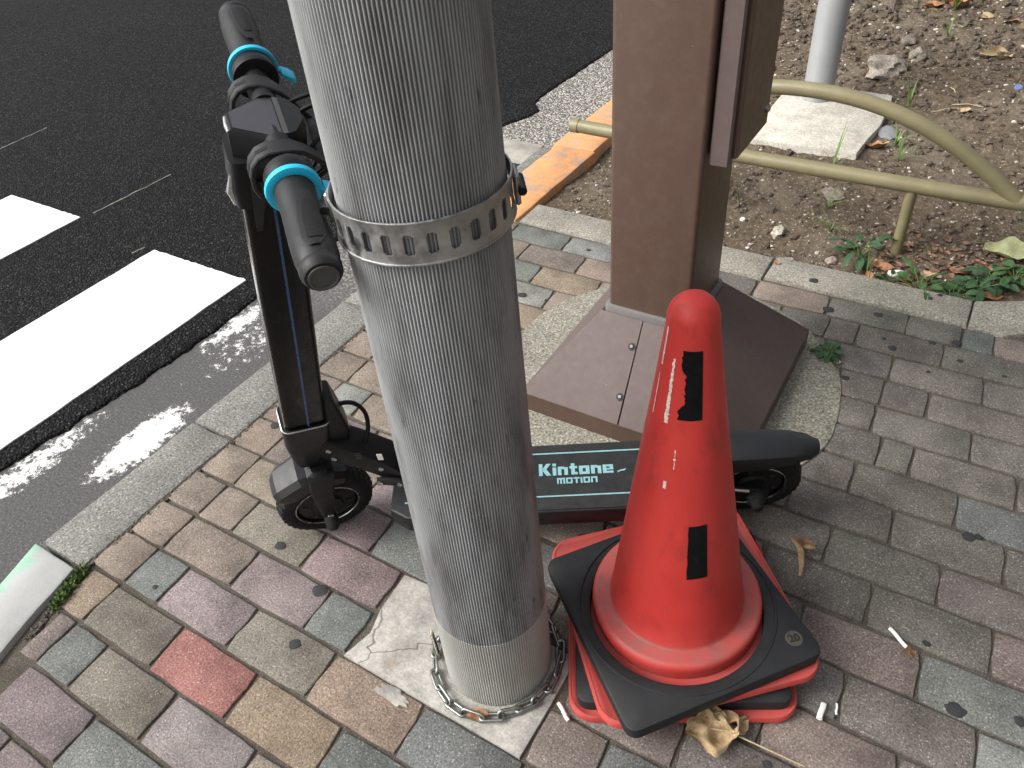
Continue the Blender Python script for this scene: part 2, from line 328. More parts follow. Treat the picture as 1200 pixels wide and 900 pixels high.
# ------------------------------------------------------------------ mesh helpers
COL = S.collection
class MB:
    def __init__(s): s.v = []; s.f = []; s.T = None
    def add(s, vs, fs, fn=None):
        o = len(s.v)
        for p in vs:
            p = Vector(p)
            s.v.append(fn(p) if fn else p)
        s.f += [[i + o for i in f] for f in fs]; return s
    def loft(s, rings, closed=True, cap=True, fn=None, loop=False):
        n = len(rings[0]); vs = [p for r in rings for p in r]; fs = []
        k = len(rings)
        for i in range(k if loop else k - 1):
            a = i * n; b = ((i + 1) % k) * n
            for j in range(n if closed else n - 1):
                j2 = (j + 1) % n; fs.append([a + j, a + j2, b + j2, b + j])
        if cap and closed and not loop: fs.append(list(range(n))[::-1]); fs.append([(k - 1) * n + j for j in range(n)])
        return s.add(vs, fs, fn)
    def lathe(s, prof, n=32, fn=None, cap=True):
        rings = [[(r * math.cos(2 * math.pi * j / n), r * math.sin(2 * math.pi * j / n), z) for j in range(n)] for r, z in prof]
        return s.loft(rings, True, cap, fn)
    def tube(s, pts, r, n=10, fn=None, loop=False, flat=1.0):
        pts = [Vector(p) for p in pts]; rings = []; prev = None; k = len(pts)
        for i, p in enumerate(pts):
            a = pts[(i - 1) % k] if (loop or i > 0) else p; b = pts[(i + 1) % k] if (loop or i < k - 1) else p
            t = (b - a).normalized()
            if prev is None:
                u = t.cross(Vector((0, 0, 1)))
                if u.length < 0.05: u = t.cross(Vector((1, 0, 0)))
            else: u = prev - t * prev.dot(t)
            u.normalize(); w = t.cross(u); prev = u
            rr = r[i] if isinstance(r, (list, tuple)) else r
            rings.append([p + (u * math.cos(q) + w * math.sin(q) * flat) * rr for q in (2 * math.pi * j / n for j in range(n))])
        return s.loft(rings, True, True, fn, loop)
    def box(s, c, d, fn=None, bev=0.0):
        x, y, z = (q / 2 for q in d); cx, cy, cz = c
        if bev <= 0:
            vs = [(cx + a * x, cy + b * y, cz + e * z) for e in (-1, 1) for a, b in ((-1, -1), (1, -1), (1, 1), (-1, 1))]
            return s.add(vs, [[3, 2, 1, 0], [4, 5, 6, 7], [0, 1, 5, 4], [1, 2, 6, 5], [2, 3, 7, 6], [3, 0, 4, 7]], fn)
        b = min(bev, x * 0.9, y * 0.9, z * 0.9)
        def ring(dx, dy, zz, c_):
            return [(cx + p[0], cy + p[1], cz + zz) for p in ((-dx + c_, -dy), (dx - c_, -dy), (dx, -dy + c_), (dx, dy - c_), (dx - c_, dy), (-dx + c_, dy), (-dx, dy - c_), (-dx, -dy + c_))]
        return s.loft([ring(x - b, y - b, -z, b * .5), ring(x, y, -z + b, b), ring(x, y, z - b, b), ring(x - b, y - b, z, b * .5)], fn=fn)
    def prism(s, poly, z0, z1, bev=0.0, fn=None):
        """outline extruded from z0 to z1 with a bevelled top edge"""
        n = len(poly); P = [Vector((p[0], p[1])) for p in poly]
        def inset(d):
            out = []
            for i in range(n):
                a, b, c = P[i - 1], P[i], P[(i + 1) % n]
                e1 = (b - a).normalized(); e2 = (c - b).normalized()
                nn = Vector((-e1.y - e2.y, e1.x + e2.x))
                if nn.length < 1e-6: nn = Vector((-e1.y, e1.x))
                nn.normalize(); k = max(0.35, nn.dot(Vector((-e1.y, e1.x))))
                out.append(b + nn * d / k)
            return out
        rings = [[(p.x, p.y, z0) for p in P]]
        if bev > 0:
            rings += [[(p.x, p.y, z1 - bev) for p in P], [(p.x, p.y, z1 - bev * 0.3) for p in inset(bev * 0.3)], [(p.x, p.y, z1) for p in inset(bev)]]
        else: rings += [[(p.x, p.y, z1) for p in P]]
        return s.loft(rings, fn=fn)
    def build(s, name, mat, parent=None, smooth=35, jit=None):
        me = bpy.data.meshes.new(name); me.from_pydata([tuple(p) for p in s.v], [], s.f); me.update()
        if smooth:
            me.polygons.foreach_set('use_smooth', [True] * len(me.polygons)); me.set_sharp_from_angle(angle=R(smooth))
        o = bpy.data.objects.new(name, me); COL.objects.link(o)
        if mat: me.materials.append(mat)
        if parent: o.parent = parent
        return o
def rrect(x, y, r, n=4):
    """rounded rectangle outline, half sizes x, y"""
    out = []
    for cx, cy, a0 in ((x - r, y - r, 0), (-x + r, y - r, 90), (-x + r, -y + r, 180), (x - r, -y + r, 270)):
        for i in range(n + 1):
            a = R(a0 + 90 * i / n); out.append((cx + r * math.cos(a), cy + r * math.sin(a)))
    return out
def thing(name, label, cat, loc=(0, 0, 0), rot=(0, 0, 0), group=None):
    o = bpy.data.objects.new(name, None); COL.objects.link(o); o.location = loc; o.rotation_euler = rot
    o.empty_display_size = 0.05; tag(o, label, cat, group); return o
def tag(o, label, cat, group=None):
    o['label'] = label; o['category'] = cat
    if group: o['group'] = group
    return o
def struct(o): o['kind'] = 'structure'; return o
def copy_tree(o, parent=None):
    c = o.copy(); COL.objects.link(c); c.parent = parent
    for ch in list(o.children): copy_tree(ch, c)
    return c
def rn(a, b): return random.uniform(a, b)
def nz(x, y, z=0.0): return noise.noise(Vector((x, y, z)))

# ------------------------------------------------------------------ ground, road
V0, PT = 0.3335, 0.1041           # first row line and row pitch of the pavers
ROAD_Z = -0.10
g = MB(); g.add([(-120, -120, -0.30), (120, -120, -0.30), (120, 120, -0.30), (-120, 120, -0.30)], [[0, 1, 2, 3]])
struct(g.build('ground', MT['ground'], None, 0))
g = MB(); g.add([(-2.6, -6, ROAD_Z), (-1.30, -6, ROAD_Z), (-1.30, 14, ROAD_Z), (-2.6, 14, ROAD_Z)], [[0, 1, 2, 3]])
worn = struct(g.build('worn_road_edge', MT['old'], None, 0))
# fresh asphalt overlay with a rough lifted edge
edge = [(-2.02, -6), (-2.0, 0.0), (-1.995, 0.43), (-1.975, 0.634), (-1.951, 0.864), (-1.940, 1.136), (-1.955, 1.34), (-1.95, 2.0), (-1.935, 2.80), (-1.915, 2.90), (-1.862, 3.02), (-1.850, 3.10), (-1.915, 3.17), (-1.93, 3.25), (-1.90, 3.97), (-1.88, 6), (-1.9, 14)]
pts = []
for (a, b), (c, d) in zip(edge, edge[1:]):
    n = max(2, int(abs(d - b) / 0.012)) if b > -0.5 and b < 5 else 8
    for i in range(n):
        t = i / n; x = a + (c - a) * t; y = b + (d - b) * t
        pts.append((x + 0.008 * nz(y * 60, 3) + 0.012 * nz(y * 17, 9), y))
pts.append(edge[-1])
g = MB(); vs = []; fs = []
for x, y in pts:
    vs += [(x + 0.004, y, ROAD_Z - 0.002), (x, y, ROAD_Z + 0.007 + 0.003 * nz(y * 70, 5)), (x - 0.012, y, ROAD_Z + 0.0125), (-60, y, ROAD_Z + 0.0125)]
for i in range(len(pts) - 1):
    for j in range(3): fs.append([4 * i + j, 4 * i + 4 + j, 4 * i + 5 + j, 4 * i + 1 + j])
g.add(vs, fs); road = struct(g.build('road', MT['asphalt'], None, 40))
RT = ROAD_Z + 0.0125
def stripe(x0, x1, yend, y0, label):
    n = 70; A = []; B = []; En = []
    for i in range(n + 1):
        y = y0 + (yend - y0) * i / n
        A.append((x0 + 0.004 * nz(y * 40, x0) + 0.003 * nz(y * 130, 2), y)); B.append((x1 + 0.004 * nz(y * 40, x1 + 4) + 0.003 * nz(y * 130, 7), y))
    for i in range(1, 28):
        x = x1 + (x0 - x1) * i / 28; En.append((x, yend + 0.006 * nz(x * 50, 6) + 0.004 * nz(x * 150, 1)))
    poly = B + En + A[::-1]
    o = MB().prism(poly, RT - 0.004, RT + 0.004, 0.0015).build('crosswalk_stripe', MT['stripe'], road, 0); return o
stripe(-2.545, -2.053, 1.395, -3.0, '')
stripe(-3.555, -3.062, 1.44, -3.0, '')
for k in range(3): stripe(-4.56 - k, -4.07 - k, 1.45, -3.0, '')
for (x0, y0, x1, y1) in ((-4.113, 1.72, -4.128, 1.99), (-3.042, 1.488, -3.023, 1.872), (-2.607, 1.343, -2.597, 1.394)):
    c = MB(); n = 22; L = []; Rr = []
    for i in range(n + 1):
        t = i / n; x = x0 + (x1 - x0) * t + 0.006 * nz(i * .3, 8); y = y0 + (y1 - y0) * t; w = 0.0016 * (0.35 + abs(nz(y * 60, 2)) * 2)
        L.append((x - w, y)); Rr.append((x + w, y))
    c.prism(Rr + L[::-1], RT - 0.003, RT + 0.003).build('chalk_line', MT['pad'], road, 0)

# gutter block and drain slot by the orange kerb
tag(MB().prism([(-1.83, 2.58), (-1.62, 2.57), (-1.62, 2.74), (-1.83, 2.74)], ROAD_Z - 0.05, ROAD_Z + 0.02, 0.004).build('gutter_slab', MT['slab']), 'pale concrete gutter block in the road edge beside the orange kerb', 'gutter slab')
MB().box((-1.60, 2.50, ROAD_Z + 0.003), (0.16, 0.12, 0.012), bev=0.003).build('drain_cover', MT['rubber'], worn)

# ------------------------------------------------------------------ kerbs
def kerb_run(parent, name, segs, mat, ztop, depth=0.22, bev=0.010):
    out = []
    for poly in segs:
        P = []
        n = len(poly)
        for i in range(n):
            a = Vector(poly[i]); b = Vector(poly[(i + 1) % n]); k = max(1, int((b - a).length / 0.035))
            for j in range(k):
                p = a + (b - a) * j / k; d = (b - a).normalized(); s = 0.0025 * nz(p.x * 30, p.y * 30, 2) + 0.003 * nz(p.x * 9, p.y * 9, 4)
                P.append((p.x - d.y * s, p.y + d.x * s))
        out.append(MB().prism(P, ztop - depth, ztop + rn(-.001, .001), bev).build(name, mat, parent, 40))
    return out
kroot = bpy.data.objects.new('road_kerb', None); COL.objects.link(kroot); struct(kroot)
ys = [0.314, 0.759, 1.36, 1.972]
kerb_run(kroot, 'kerb_stone', [[(-1.553, a + .003), (-1.405, a + .003), (-1.405, b - .003), (-1.553, b - .003)] for a, b in zip(ys, ys[1:])], MT['kerb'], 0.0)
kerb_run(kroot, 'kerb_stone', [[(-1.553 + k, 0.308 - q), (-1.553 + k2, 0.308 - q2), (-1.408 + k2 * .8, 0.308 - q2 * .93), (-1.408 + k * .8, 0.308 - q * .93)][::1] for k, q, k2, q2 in ((0, 0, 0.13, 0.45),)], MT['white_kerb'], 0.012)
kerb_run(kroot, 'kerb_stone', [[(-1.42, -0.15), (-1.24, -0.58), (-1.12, -0.52), (-1.30, -0.118)]], MT['white_kerb'], 0.01)
okerb = bpy.data.objects.new('orange_kerb', None); COL.objects.link(okerb); struct(okerb)
kerb_run(okerb, 'kerb_stone', [[(-1.495, a + .002), (-1.312, a + .002), (-1.300, b - .002), (-1.480, b - .002)] for a, b in ((2.0, 2.6), (2.6, 3.2), (3.2, 3.8), (3.8, 4.4), (4.4, 5.0))], MT['orange'], 0.004)
MB().prism([(-1.553, 1.975), (-1.503, 1.975), (-1.503, 2.6), (-1.553, 2.6)], -0.2, -0.02, 0.006).build('kerb_stone', MT['kerb'], okerb)
pk = bpy.data.objects.new('planter_kerb', None); COL.objects.link(pk); struct(pk)
xs = [-1.300, -0.88, -0.448, 0.105]
kerb_run(pk, 'kerb_stone', [[(a + .002, 2.003), (b - .002, 1.993), (b - .002, 2.125), (a + .002, 2.135)] for a, b in zip(xs, xs[1:])], MT['kerb_bed'], 0.006)
kerb_run(pk, 'kerb_stone', [[(0.1065, 1.993), (0.19, 1.985), (0.26, 2.035), (0.36, 2.13), (0.50, 2.23), (0.45, 2.33), (0.30, 2.24), (0.2, 2.17), (0.1065, 2.125)],
                            [(0.505, 2.235), (0.62, 2.30), (1.1, 2.42), (1.08, 2.54), (0.6, 2.42), (0.455, 2.335)]], MT['kerb_bed'], 0.006)

# ------------------------------------------------------------------ pavement
g = MB(); g.add([(-1.44, -8, -0.0055), (14, -8, -0.0055), (14, 2.03, -0.0055), (-1.44, 2.03, -0.0055)], [[0, 1, 2, 3]])
pave = struct(g.build('pavement', MT['joint'], None, 0))
C_ = dict(t=(.225, .188, .154), m=(.205, .172, .170), g=(.162, .170, .158), r=(.285, .140, .122), o=(.252, .197, .150), v=(.182, .166, .138),
          b=(.140, .128, .114), d=(.120, .126, .120), p=(.170, .142, .127), l=(.25, .255, .235), k=(.188, .146, .146), w=(.34, .32, .28))
A0 = [-1.497, -1.288, -1.079, -0.870, -0.661, -0.452, -0.243, -0.034, 0.175, 0.384, 0.593, 0.802]
def pA(*extra): return sorted([u for u in A0] + list(extra))
def pB(*extra): return sorted([-1.497, -1.290] + [-1.186 + .209 * i for i in range(11)] + list(extra))
rows = {-6: (pB(), ''), -5: (pA(), ''), -4: (pB(), 'vmmtgm'), -3: (pA(), 'mmgvtm'), -2: (pB(), 'pgvmtmg'), -1: (pA(), 'ovrodgt'),
        0: (pB(), 'tgmvodgb'), 1: (pA(), 'ttmlllpgb'[:2] + 'mg' + 'wpdbb'), 2: (pB(), 'ttvkwwpbb'), 3: (pA(), 'ttkgbbbppb'), 4: (pB(), 'tptmvdbbbg'),
        5: (pA(), 'tmtgtbbpgb'), 6: (pB(), 'tlttmgbbbpb'), 7: (pA(), 'ttmgtbbbbdb'), 8: (pB(), 'ttgtmtbbbbbp'), 9: (pA(), 'ttgtmbbbdbb'),
        10: (pB(0.0), 'tgtpttbbbbbb'), 11: (pA(), 'tgotmtbbbdb'), 12: (pB(-0.034), 'tlltgtbbbbdb'), 13: (pA(), 'tgotptbbbpb'),
        14: (pB(-0.22), 'ttptgtbbbbbb'), 15: (pA(0.10), 'tggtbtbbdpb')}
vis = []; far = MB()
def jog(): return rn(-.0018, .0018)
def paver_mb(x0, x1, y0, y1, mb, dz, fn_hash):
    # outline with slightly uneven, worn edges
    P = []
    cs = [(x0 + jog(), y0 + jog()), (x1 + jog(), y0 + jog()), (x1 + jog(), y1 + jog()), (x0 + jog(), y1 + jog())]
    for i in range(4):
        a = cs[i]; b = cs[(i + 1) % 4]
        ln = math.hypot(b[0] - a[0], b[1] - a[1]); k = 4 if ln > 0.13 else 3
        for j in range(k):
            t = (j / k) if j else 0.03
            w = 0.0 if j == 0 else rn(-.0016, .0016)
            d = ((b[0] - a[0]) / ln, (b[1] - a[1]) / ln)
            P.append((a[0] + (b[0] - a[0]) * t - d[1] * w, a[1] + (b[1] - a[1]) * t + d[0] * w))
    mb.prism(P, -0.03, dz, 0.0030)
def seen(x, y):
    from_cam = M.inverted() @ Vector((x, y, 0)); 
    if from_cam.z > -0.1: return False
    px = 900 * from_cam.x / -from_cam.z; py = 900 * from_cam.y / -from_cam.z
    return abs(px) < 650 and abs(py) < 500
for k in range(-30, 16):
    ulist, cs = rows.get(k, (pA() if k % 2 else pB(), ''))
    if k < -6 or True:
        last = ulist[-1]
        ulist = list(ulist) + [last + .209 * i for i in range(1, (6 if k > -7 else 4))]
    y0 = V0 + k * PT + 0.0040; y1 = V0 + (k + 1) * PT - 0.0040
    if k in (3, 4): y0 -= .001
    for i in range(len(ulist) - 1):
        x0 = max(ulist[i], -1.400) + 0.0018; x1 = ulist[i + 1] - 0.0018
        if k <= 0:
            lim = -1.405 + max(0, 0.31 - (y0 + y1) / 2) * 0.30 + 0.02 * (k < 0)
            x0 = max(x0, lim + .004)
        if k == 15: y1 = 1.988
        if x1 - x0 < 0.025: continue
        # stretches replaced by the small concrete slab round the pole and by the post footing
        if k in (1, 2):
            if x0 < -0.76 < x1: x1 = -0.763
            if x0 > -0.77 and x1 < -0.36: continue
            if x0 < -0.363 < x1: x0 = -0.359
            if x0 > -0.765 and x1 < -0.35: continue
        cx, cy = (x0 + x1) / 2, (y0 + y1) / 2
        if math.hypot(cx + .535, cy - 1.47) < 0.30: continue
        if k >= 15 and x0 > 0.2: 
            if x0 > 0.26: continue
        ch = cs[i] if i < len(cs) else random.choice('bbbbdpb' if cx > -0.25 else 'tmvgtop')
        kk_ = rn(0.90, 1.12); c = [q * kk_ * rn(0.975, 1.025) for q in C_[ch]]
        if seen(cx, cy):
            mb = MB(); paver_mb(x0, x1, y0, y1, mb, rn(-.0007, .0007), 0)
            o = mb.build('paver', MT['paver'], pave, 50); o.color = (c[0], c[1], c[2], 1); vis.append(o)
        else: paver_mb(x0, x1, y0, y1, far, rn(-.0007, .0007), 0)
fo = far.build('outer_pavers', MT['paver'], pave, 50); fo.color = (.140, .128, .114, 1); fo['kind'] = 'stuff'
# footing discs and slabs set into the pavement
def blob(cx, cy, r, n=64, amp=0.012, fr=3.0, sx=1, sy=1, seed=0):
    return [(cx + sx * (r + amp * nz(math.cos(a) * fr, math.sin(a) * fr, seed) + amp * .3 * nz(math.cos(a) * fr * 5, math.sin(a) * fr * 5, seed)) * math.cos(a), cy + sy * (r + amp * nz(math.cos(a) * fr, math.sin(a) * fr, seed)) * math.sin(a)) for a in (2 * math.pi * i / n for i in range(n))]
struct(MB().prism(blob(-.535, 1.47, .430), -0.05, 0.0045, 0.004).build('post_footing', MT['ring_slab']))
sl = [(-.757, .438), (-.60, .437), (-.46, .438), (-.366, .437), (-.364, .54), (-.366, .645), (-.50, .648), (-.66, .647), (-.764, .640), (-.757, .55), (-.742, .50)]
struct(MB().prism(sl, -0.05, 0.0012, 0.003).build('pole_footing', MT['slab2']))
MB().prism([(-.70, .6505), (-.56, .6515), (-.45, .652), (-.45, .70), (-.56, .735), (-.68, .70)], -0.05, 0.0035, 0.004).build('mortar_patch', MT['slab'], pave)
MB().prism([(x * 1.0, y) for x, y in blob(-.628, .420, .022, 40, .012, 2.2, 1.7, .62, 3.3)], -.01, 0.0011, 0.0004).build('mortar_smear', MT['slab2'], pave, 60)
# chewing gum trodden flat onto the pavers
for x, y, r in [(-.896, .525, 9), (-1.051, .569, 7), (-.857, .408, 6), (-1.215, .363, 3.5), (-1.362, .638, 4), (-1.337, .845, 7), (-.236, 1.923, 9), (-.11, 1.955, 7), (.091, 1.912, 7), (.109, 1.838, 4.5), (-.048, 1.821, 6), (.211, 1.821, 3.5), (-.126, 1.649, 6), (.205, 1.261, 7), (.222, 1.27, 4), (.238, .868, 9), (-1.059, 1.619, 8), (-.98, 1.626, 3.5), (-.994, 1.932, 4.5), (.174, .974, 4.5), (.038, 1.886, 5), (.33, .898, 5), (-.006, .627, 5), (.048, 1.76, 3), (-.076, 1.852, 3), (-.001, 2.083, 4), (-.31, 2.04, 8), (0.02, 2.11, 4)]:
    rr = r * 0.00185
    MB().prism(blob(x, y, rr, 14, rr * .35, 1.5, 1.0, rn(.7, 1.0), x * 9), 0.0, 0.0068 if y > 1.99 else 0.0010, 0.0003).build('gum_spot', MT['gum'], pave, 60)

# ------------------------------------------------------------------ unseen house front, added to cut the light from the right
bld = thing('shade_building', 'unseen dark tiled front added beyond the pavement to cut the light from the right', 'shade_building', (4.4, 0, 0))
MB().box((.25, 1.0, 3.4), (.5, 18, 6.8)).build('wall', MT['wall'], bld, 0)
MB().box((-.02, 1.0, .22), (.06, 18, .44), bev=.01).build('plinth', MT['slab'], bld, 0)
MB().box((-.05, 1.0, 3.25), (.12, 18, .16), bev=.01).build('string_course', MT['slab'], bld, 0)
for k in range(5):
    for z in (1.75, 4.9):
        y = -5.5 + 3.1 * k
        fr = MB()
        for q in (-.82, .82): fr.box((-.03, y + q, z), (.08, .06, 1.7))
        for q in (-.82, .82): fr.box((-.032, y, z + q), (.08, 1.58, .06))
        f_ = fr.build('window', MT['brown'], bld, 0)
        MB().box((-.006, y, z), (.02, 1.58, 1.58)).build('pane', MT['glass'], f_, 0)
# ------------------------------------------------------------------ planting bed
def soil_h(x, y):
    d = min(y - 2.10, x + 1.31) if x < 0.1 else y - (2.12 + max(0, min(.4, (x - .1) * .55)))
    h = -0.030 + 0.02 * min(1, max(0, d) * 2.0)
    h += 0.09 * max(0, min(1, (y - 3.3) / 2.0)) + 0.05 * max(0, min(1.2, x + .2)) * max(0, min(1, (y - 2.6) / 1.2))
    h += 0.022 * nz(x * 2.1, y * 2.1) + 0.012 * nz(x * 7, y * 7, 3) + 0.007 * nz(x * 22, y * 22, 5) + 0.005 * nz(x * 55, y * 55, 8)
    if y > 3.4 or (x > 0.0 and y > 3.0): h += 0.016 * abs(nz(x * 15, y * 15, 11))
    if d < 0.03: h = min(h, -0.018)
    if y < 2.08: h = -0.06
    return h
def axisvals(a, b, n0, ends):
    return [a + (b - a) * i / n0 for i in range(n0 + 1)] + ends
gx = axisvals(-1.34, 0.9, 190, [1.0, 1.2, 1.5, 2, 3, 5, 8, 14]); gy = axisvals(2.06, 5.2, 230, [5.3, 5.5, 6, 7, 9, 14])
g = MB(); g.add([(x, y, soil_h(x, y)) for y in gy for x in gx], [[j * len(gx) + i, j * len(gx) + i + 1, (j + 1) * len(gx) + i + 1, (j + 1) * len(gx) + i] for j in range(len(gy) - 1) for i in range(len(gx) - 1)])
bed = struct(g.build('soil_bed', MT['soil'], None, 180))

ICO = None
def rock(mb, c, r, sq=0.6, seed=0, sub=1, amp=.35):
    bm = bmesh.new(); bmesh.ops.create_icosphere(bm, subdivisions=sub, radius=1.0)
    vs = []
    rot = Matrix.Rotation(seed * 2.3, 3, 'Z'); ex = 1 + .35 * math.sin(seed * 7.7)
    for v in bm.verts:
        p = v.co.normalized(); q = p * (1 + amp * nz(p.x * 1.6 + seed, p.y * 1.6, p.z * 1.6 + seed) + amp * .4 * nz(p.x * 4, p.y * 4 + seed, p.z * 4))
        q = rot @ Vector((q.x * r * ex, q.y * r, q.z * r * sq)); vs.append((c[0] + q.x, c[1] + q.y, c[2] + q.z))
    fs = [[v.index for v in f.verts] for f in bm.faces]; bm.free(); mb.add(vs, fs)
peb = [MB(), MB(), MB()]
for i in range(6000):
    x = rn(-1.28, 0.75); y = 2.15 + (rn(0, 1) ** 1.25) * 2.9
    if x > 0.1 and y < 2.2 + (x - .1) * .6: continue
    r = 0.003 + 0.006 * rn(0, 1) ** 3 + 0.0022 * (y - 2) * rn(0.2, 1)
    k = 0 if rn(0, 1) < (.66 if y > 3.2 else .42) else (1 if rn(0, 1) < .6 else 2)
    if k == 0: r *= (2.3 if y > 3.9 and rn(0, 1) < .35 else 1.5)
    else: r *= 0.85
    rock(peb[k], (x, y, soil_h(x, y) + r * .15), r, .65, i * .37, 1 if r < .010 else 2, .35 if k else .75)
for k, (nm, c) in enumerate((('soil_clods', (.12, .096, .072)), ('brown_pebbles', (.30, .26, .21)), ('pale_pebbles', (.56, .53, .47)))):
    o = peb[k].build(nm, MT['stone'], None, 0 if k == 0 else 60); o.color = (*c, 1); o['kind'] = 'stuff'; tag(o, ['loose brown soil clods strewn over the planting bed', 'small brown pebbles scattered in the planting bed', 'small pale pebbles and grit scattered in the planting bed'][k], ['soil', 'pebbles', 'pebbles'][k])
def stone(x, y, r, sq, c, label, seed, sub=3, amp=.45):
    mb = MB(); z = soil_h(x, y); rock(mb, (0, 0, r * sq * .35), r, sq, seed, sub, amp)
    o = mb.build('stone', MT['stone'], None, 50); o.location = (x, y, z); o.color = (*c, 1); return tag(o, label, 'stone', 'stones in the planting bed')
stone(-.466, 3.77, .088, .50, (.36, .32, .27), 'largest pale jagged stone lying in the soil beyond the grey post', 1.3, 3, .6)
stone(-.367, 3.96, .042, .7, (.25, .225, .19), 'grey brown stone just beyond the largest pale stone', 2.9)
stone(-.44, 4.12, .036, .6, (.20, .17, .14), 'small dull brown stone half sunk beyond the largest pale stone', 4.1)
stone(-.491, 2.312, .030, .62, (.46, .42, .35), 'pale rounded stone in the soil between brown post and rail leg', 5.5)
stone(-.415, 2.17, .018, .6, (.40, .37, .33), 'small pale stone touching the planter kerb beneath the low rail', 6.4)
stone(-.30, 2.235, .020, .4, (.33, .28, .24), 'flat tan stone beside the leafy weed at the rail leg', 8.1)
stone(-.40, 2.62, .033, .35, (.26, .22, .18), 'flat tan stone behind the lower rail in front of the pad', 9.2)

# ------------------------------------------------------------------ litter, leaves, weeds
def leaf_mesh(mb, L, Wd, curl=0.25, lobes=0, seed=0, fold=0.3, wav=0.12, fn=None, n=9, m=5):
    rows_ = []
    for i in range(n + 1):
        t = i / n; w = math.sin(math.pi * min(1, t * 0.93 + 0.05)) ** 0.75 * Wd / 2
        if lobes: w *= 0.62 + 0.5 * abs(math.sin(t * math.pi * lobes + seed))
        w *= 1 + .18 * nz(t * 6, seed)
        row = []
        for j in range(-m, m + 1):
            s = j / m; x = (t - .5) * L; y = s * w
            z = fold * abs(y) + curl * L * ((t - .5) ** 2) * 1.4 + wav * L * nz(t * 3 + seed, s * 1.7, seed) + curl * .5 * abs(s) ** 2 * w
            row.append((x, y, z))
        rows_.append(row)
    k = 2 * m + 1; vs = [p for r in rows_ for p in r]
    fs = [[i * k + j, i * k + j + 1, (i + 1) * k + j + 1, (i + 1) * k + j] for i in range(n) for j in range(k - 1)]
    # give the blade real thickness
    th = 0.0006; o = len(vs); vs2 = vs + [(p[0], p[1], p[2] + th) for p in vs]
    fs2 = [f[::-1] for f in fs] + [[q + o for q in f] for f in fs]
    return mb.add(vs2, fs2, fn)
def leaf(x, y, L, Wd, rz, mat, label, curl=.3, lobes=2, seed=0., tilt=0.1, z=None, group='fallen leaves on the planting bed', cat='leaf', name='fallen_leaf', lift=.004):
    o = leaf_mesh(MB(), L, Wd, curl, lobes, seed).build(name, MT[mat], None, 60)
    zz = soil_h(x, y) if z is None else z
    o.location = (x, y, zz + lift); o.rotation_euler = (tilt, tilt * .6, rz); return tag(o, label, cat, group)
LV = [(-.42, 4.64, .10, .08, .4, 'dry2', 'orange brown leaf nearest the twig in the far soil'), (-.355, 4.70, .11, .08, 2.0, 'dry2', 'curled brown leaf among grass blades in the far soil'), (-.30, 4.66, .12, .09, 1.1, 'dry2', 'broad rust leaf right of the far grass blades'),
      (-.25, 4.78, .10, .07, 2.8, 'dry2', 'dark rust leaf behind the far grass blades'), (-.165, 4.56, .10, .075, .9, 'dry', 'tan lobed leaf standing up in the far clods'), (-.064, 4.48, .08, .07, .2, 'dry2', 'small bright orange leaf in the far clods'),
      (-.06, 4.07, .17, .09, .5, 'dry', 'large curled tan leaf lying in the upper right soil'), (.018, 4.37, .08, .07, .3, 'dry', 'yellow tan leaf at the upper right frame edge'), (-.342, 3.03, .085, .06, .2, 'dry2', 'orange leaf beside the corner of the pale pad'),
      (-.157, 2.245, .065, .04, .35, 'dry2', 'folded orange brown leaf at the foot of the rail leg'), (.165, 2.43, .15, .10, .2, 'dry3', 'large pale green leaf lying above the kerbside weeds'), (.10, 2.165, .045, .03, 1.0, 'dry', 'small tan leaf standing in the kerbside weeds'),
      (.145, 2.20, .06, .03, .5, 'dry2', 'narrow orange leaf in the kerbside weeds near the kerb bend'), (-.331, 2.142, .035, .02, -.2, 'dry2', 'small orange leaf lying along the kerb edge'), (-.18, 2.17, .05, .035, 1.4, 'dry2', 'rust leaf under the weed beside the white scrap'),
      (-.08, 2.16, .05, .04, .9, 'dry2', 'crumpled brown leaf between the two kerbside weeds'), (-.03, 2.25, .05, .04, 2.2, 'dry', 'tan leaf scrap behind the kerbside weeds'), (.05, 2.30, .06, .04, .1, 'dry2', 'brown leaf scrap on the litter behind the kerbside weeds'),
      (.12, 2.34, .05, .04, 1.9, 'dry2', 'rust leaf scrap beside the large pale green leaf'), (-.1, 3.45, .05, .04, 1.2, 'dry', 'small tan leaf on bare soil under the arch of the rail')]
for i, a in enumerate(LV): leaf(*a, seed=i * 1.7 + .3, curl=.35 + .2 * math.sin(i), tilt=.25 * math.sin(i * 2.2), lobes=(0 if i in (9, 12, 13) else 2))
leaf(-.431, 2.085, .022, .014, .4, 'dry2', 'tiny orange leaf flake on top of the planter kerb', z=.006, lobes=0, group='fallen leaves on the pavement', lift=.002)
leaf(-.466, .462, .040, .022, .6, 'dry2', 'rust leaf scrap tucked under the chain in front of the pole', z=.003, lobes=0, seed=3.1, group='fallen leaves on the pavement')
leaf(-.158, 1.69, .018, .012, .6, 'dry3', 'tiny yellow leaf beside the weed on the post footing', z=.006, lobes=0, seed=1, group='fallen leaves on the pavement', lift=.002)
litter = MB()
for i in range(330):
    x = rn(-.18, .34); y = rn(2.14, 2.46)
    if x > .1 and y < 2.2 + (x - .1) * .6: continue
    c = Vector((x, y, soil_h(x, y) + .004)); mt = Matrix.Rotation(rn(0, 6.3), 4, 'Z') @ Matrix.Rotation(rn(-.6, .6), 4, 'X')
    leaf_mesh(litter, rn(.012, .034), rn(.008, .018), .3, 0, i, fn=lambda p: c + mt @ p, n=3, m=1)
o = litter.build('leaf_litter', MT['litter'], None, 60); o['kind'] = 'stuff'; tag(o, 'crumbled rust brown leaf litter behind the planter kerb', 'leaf litter')

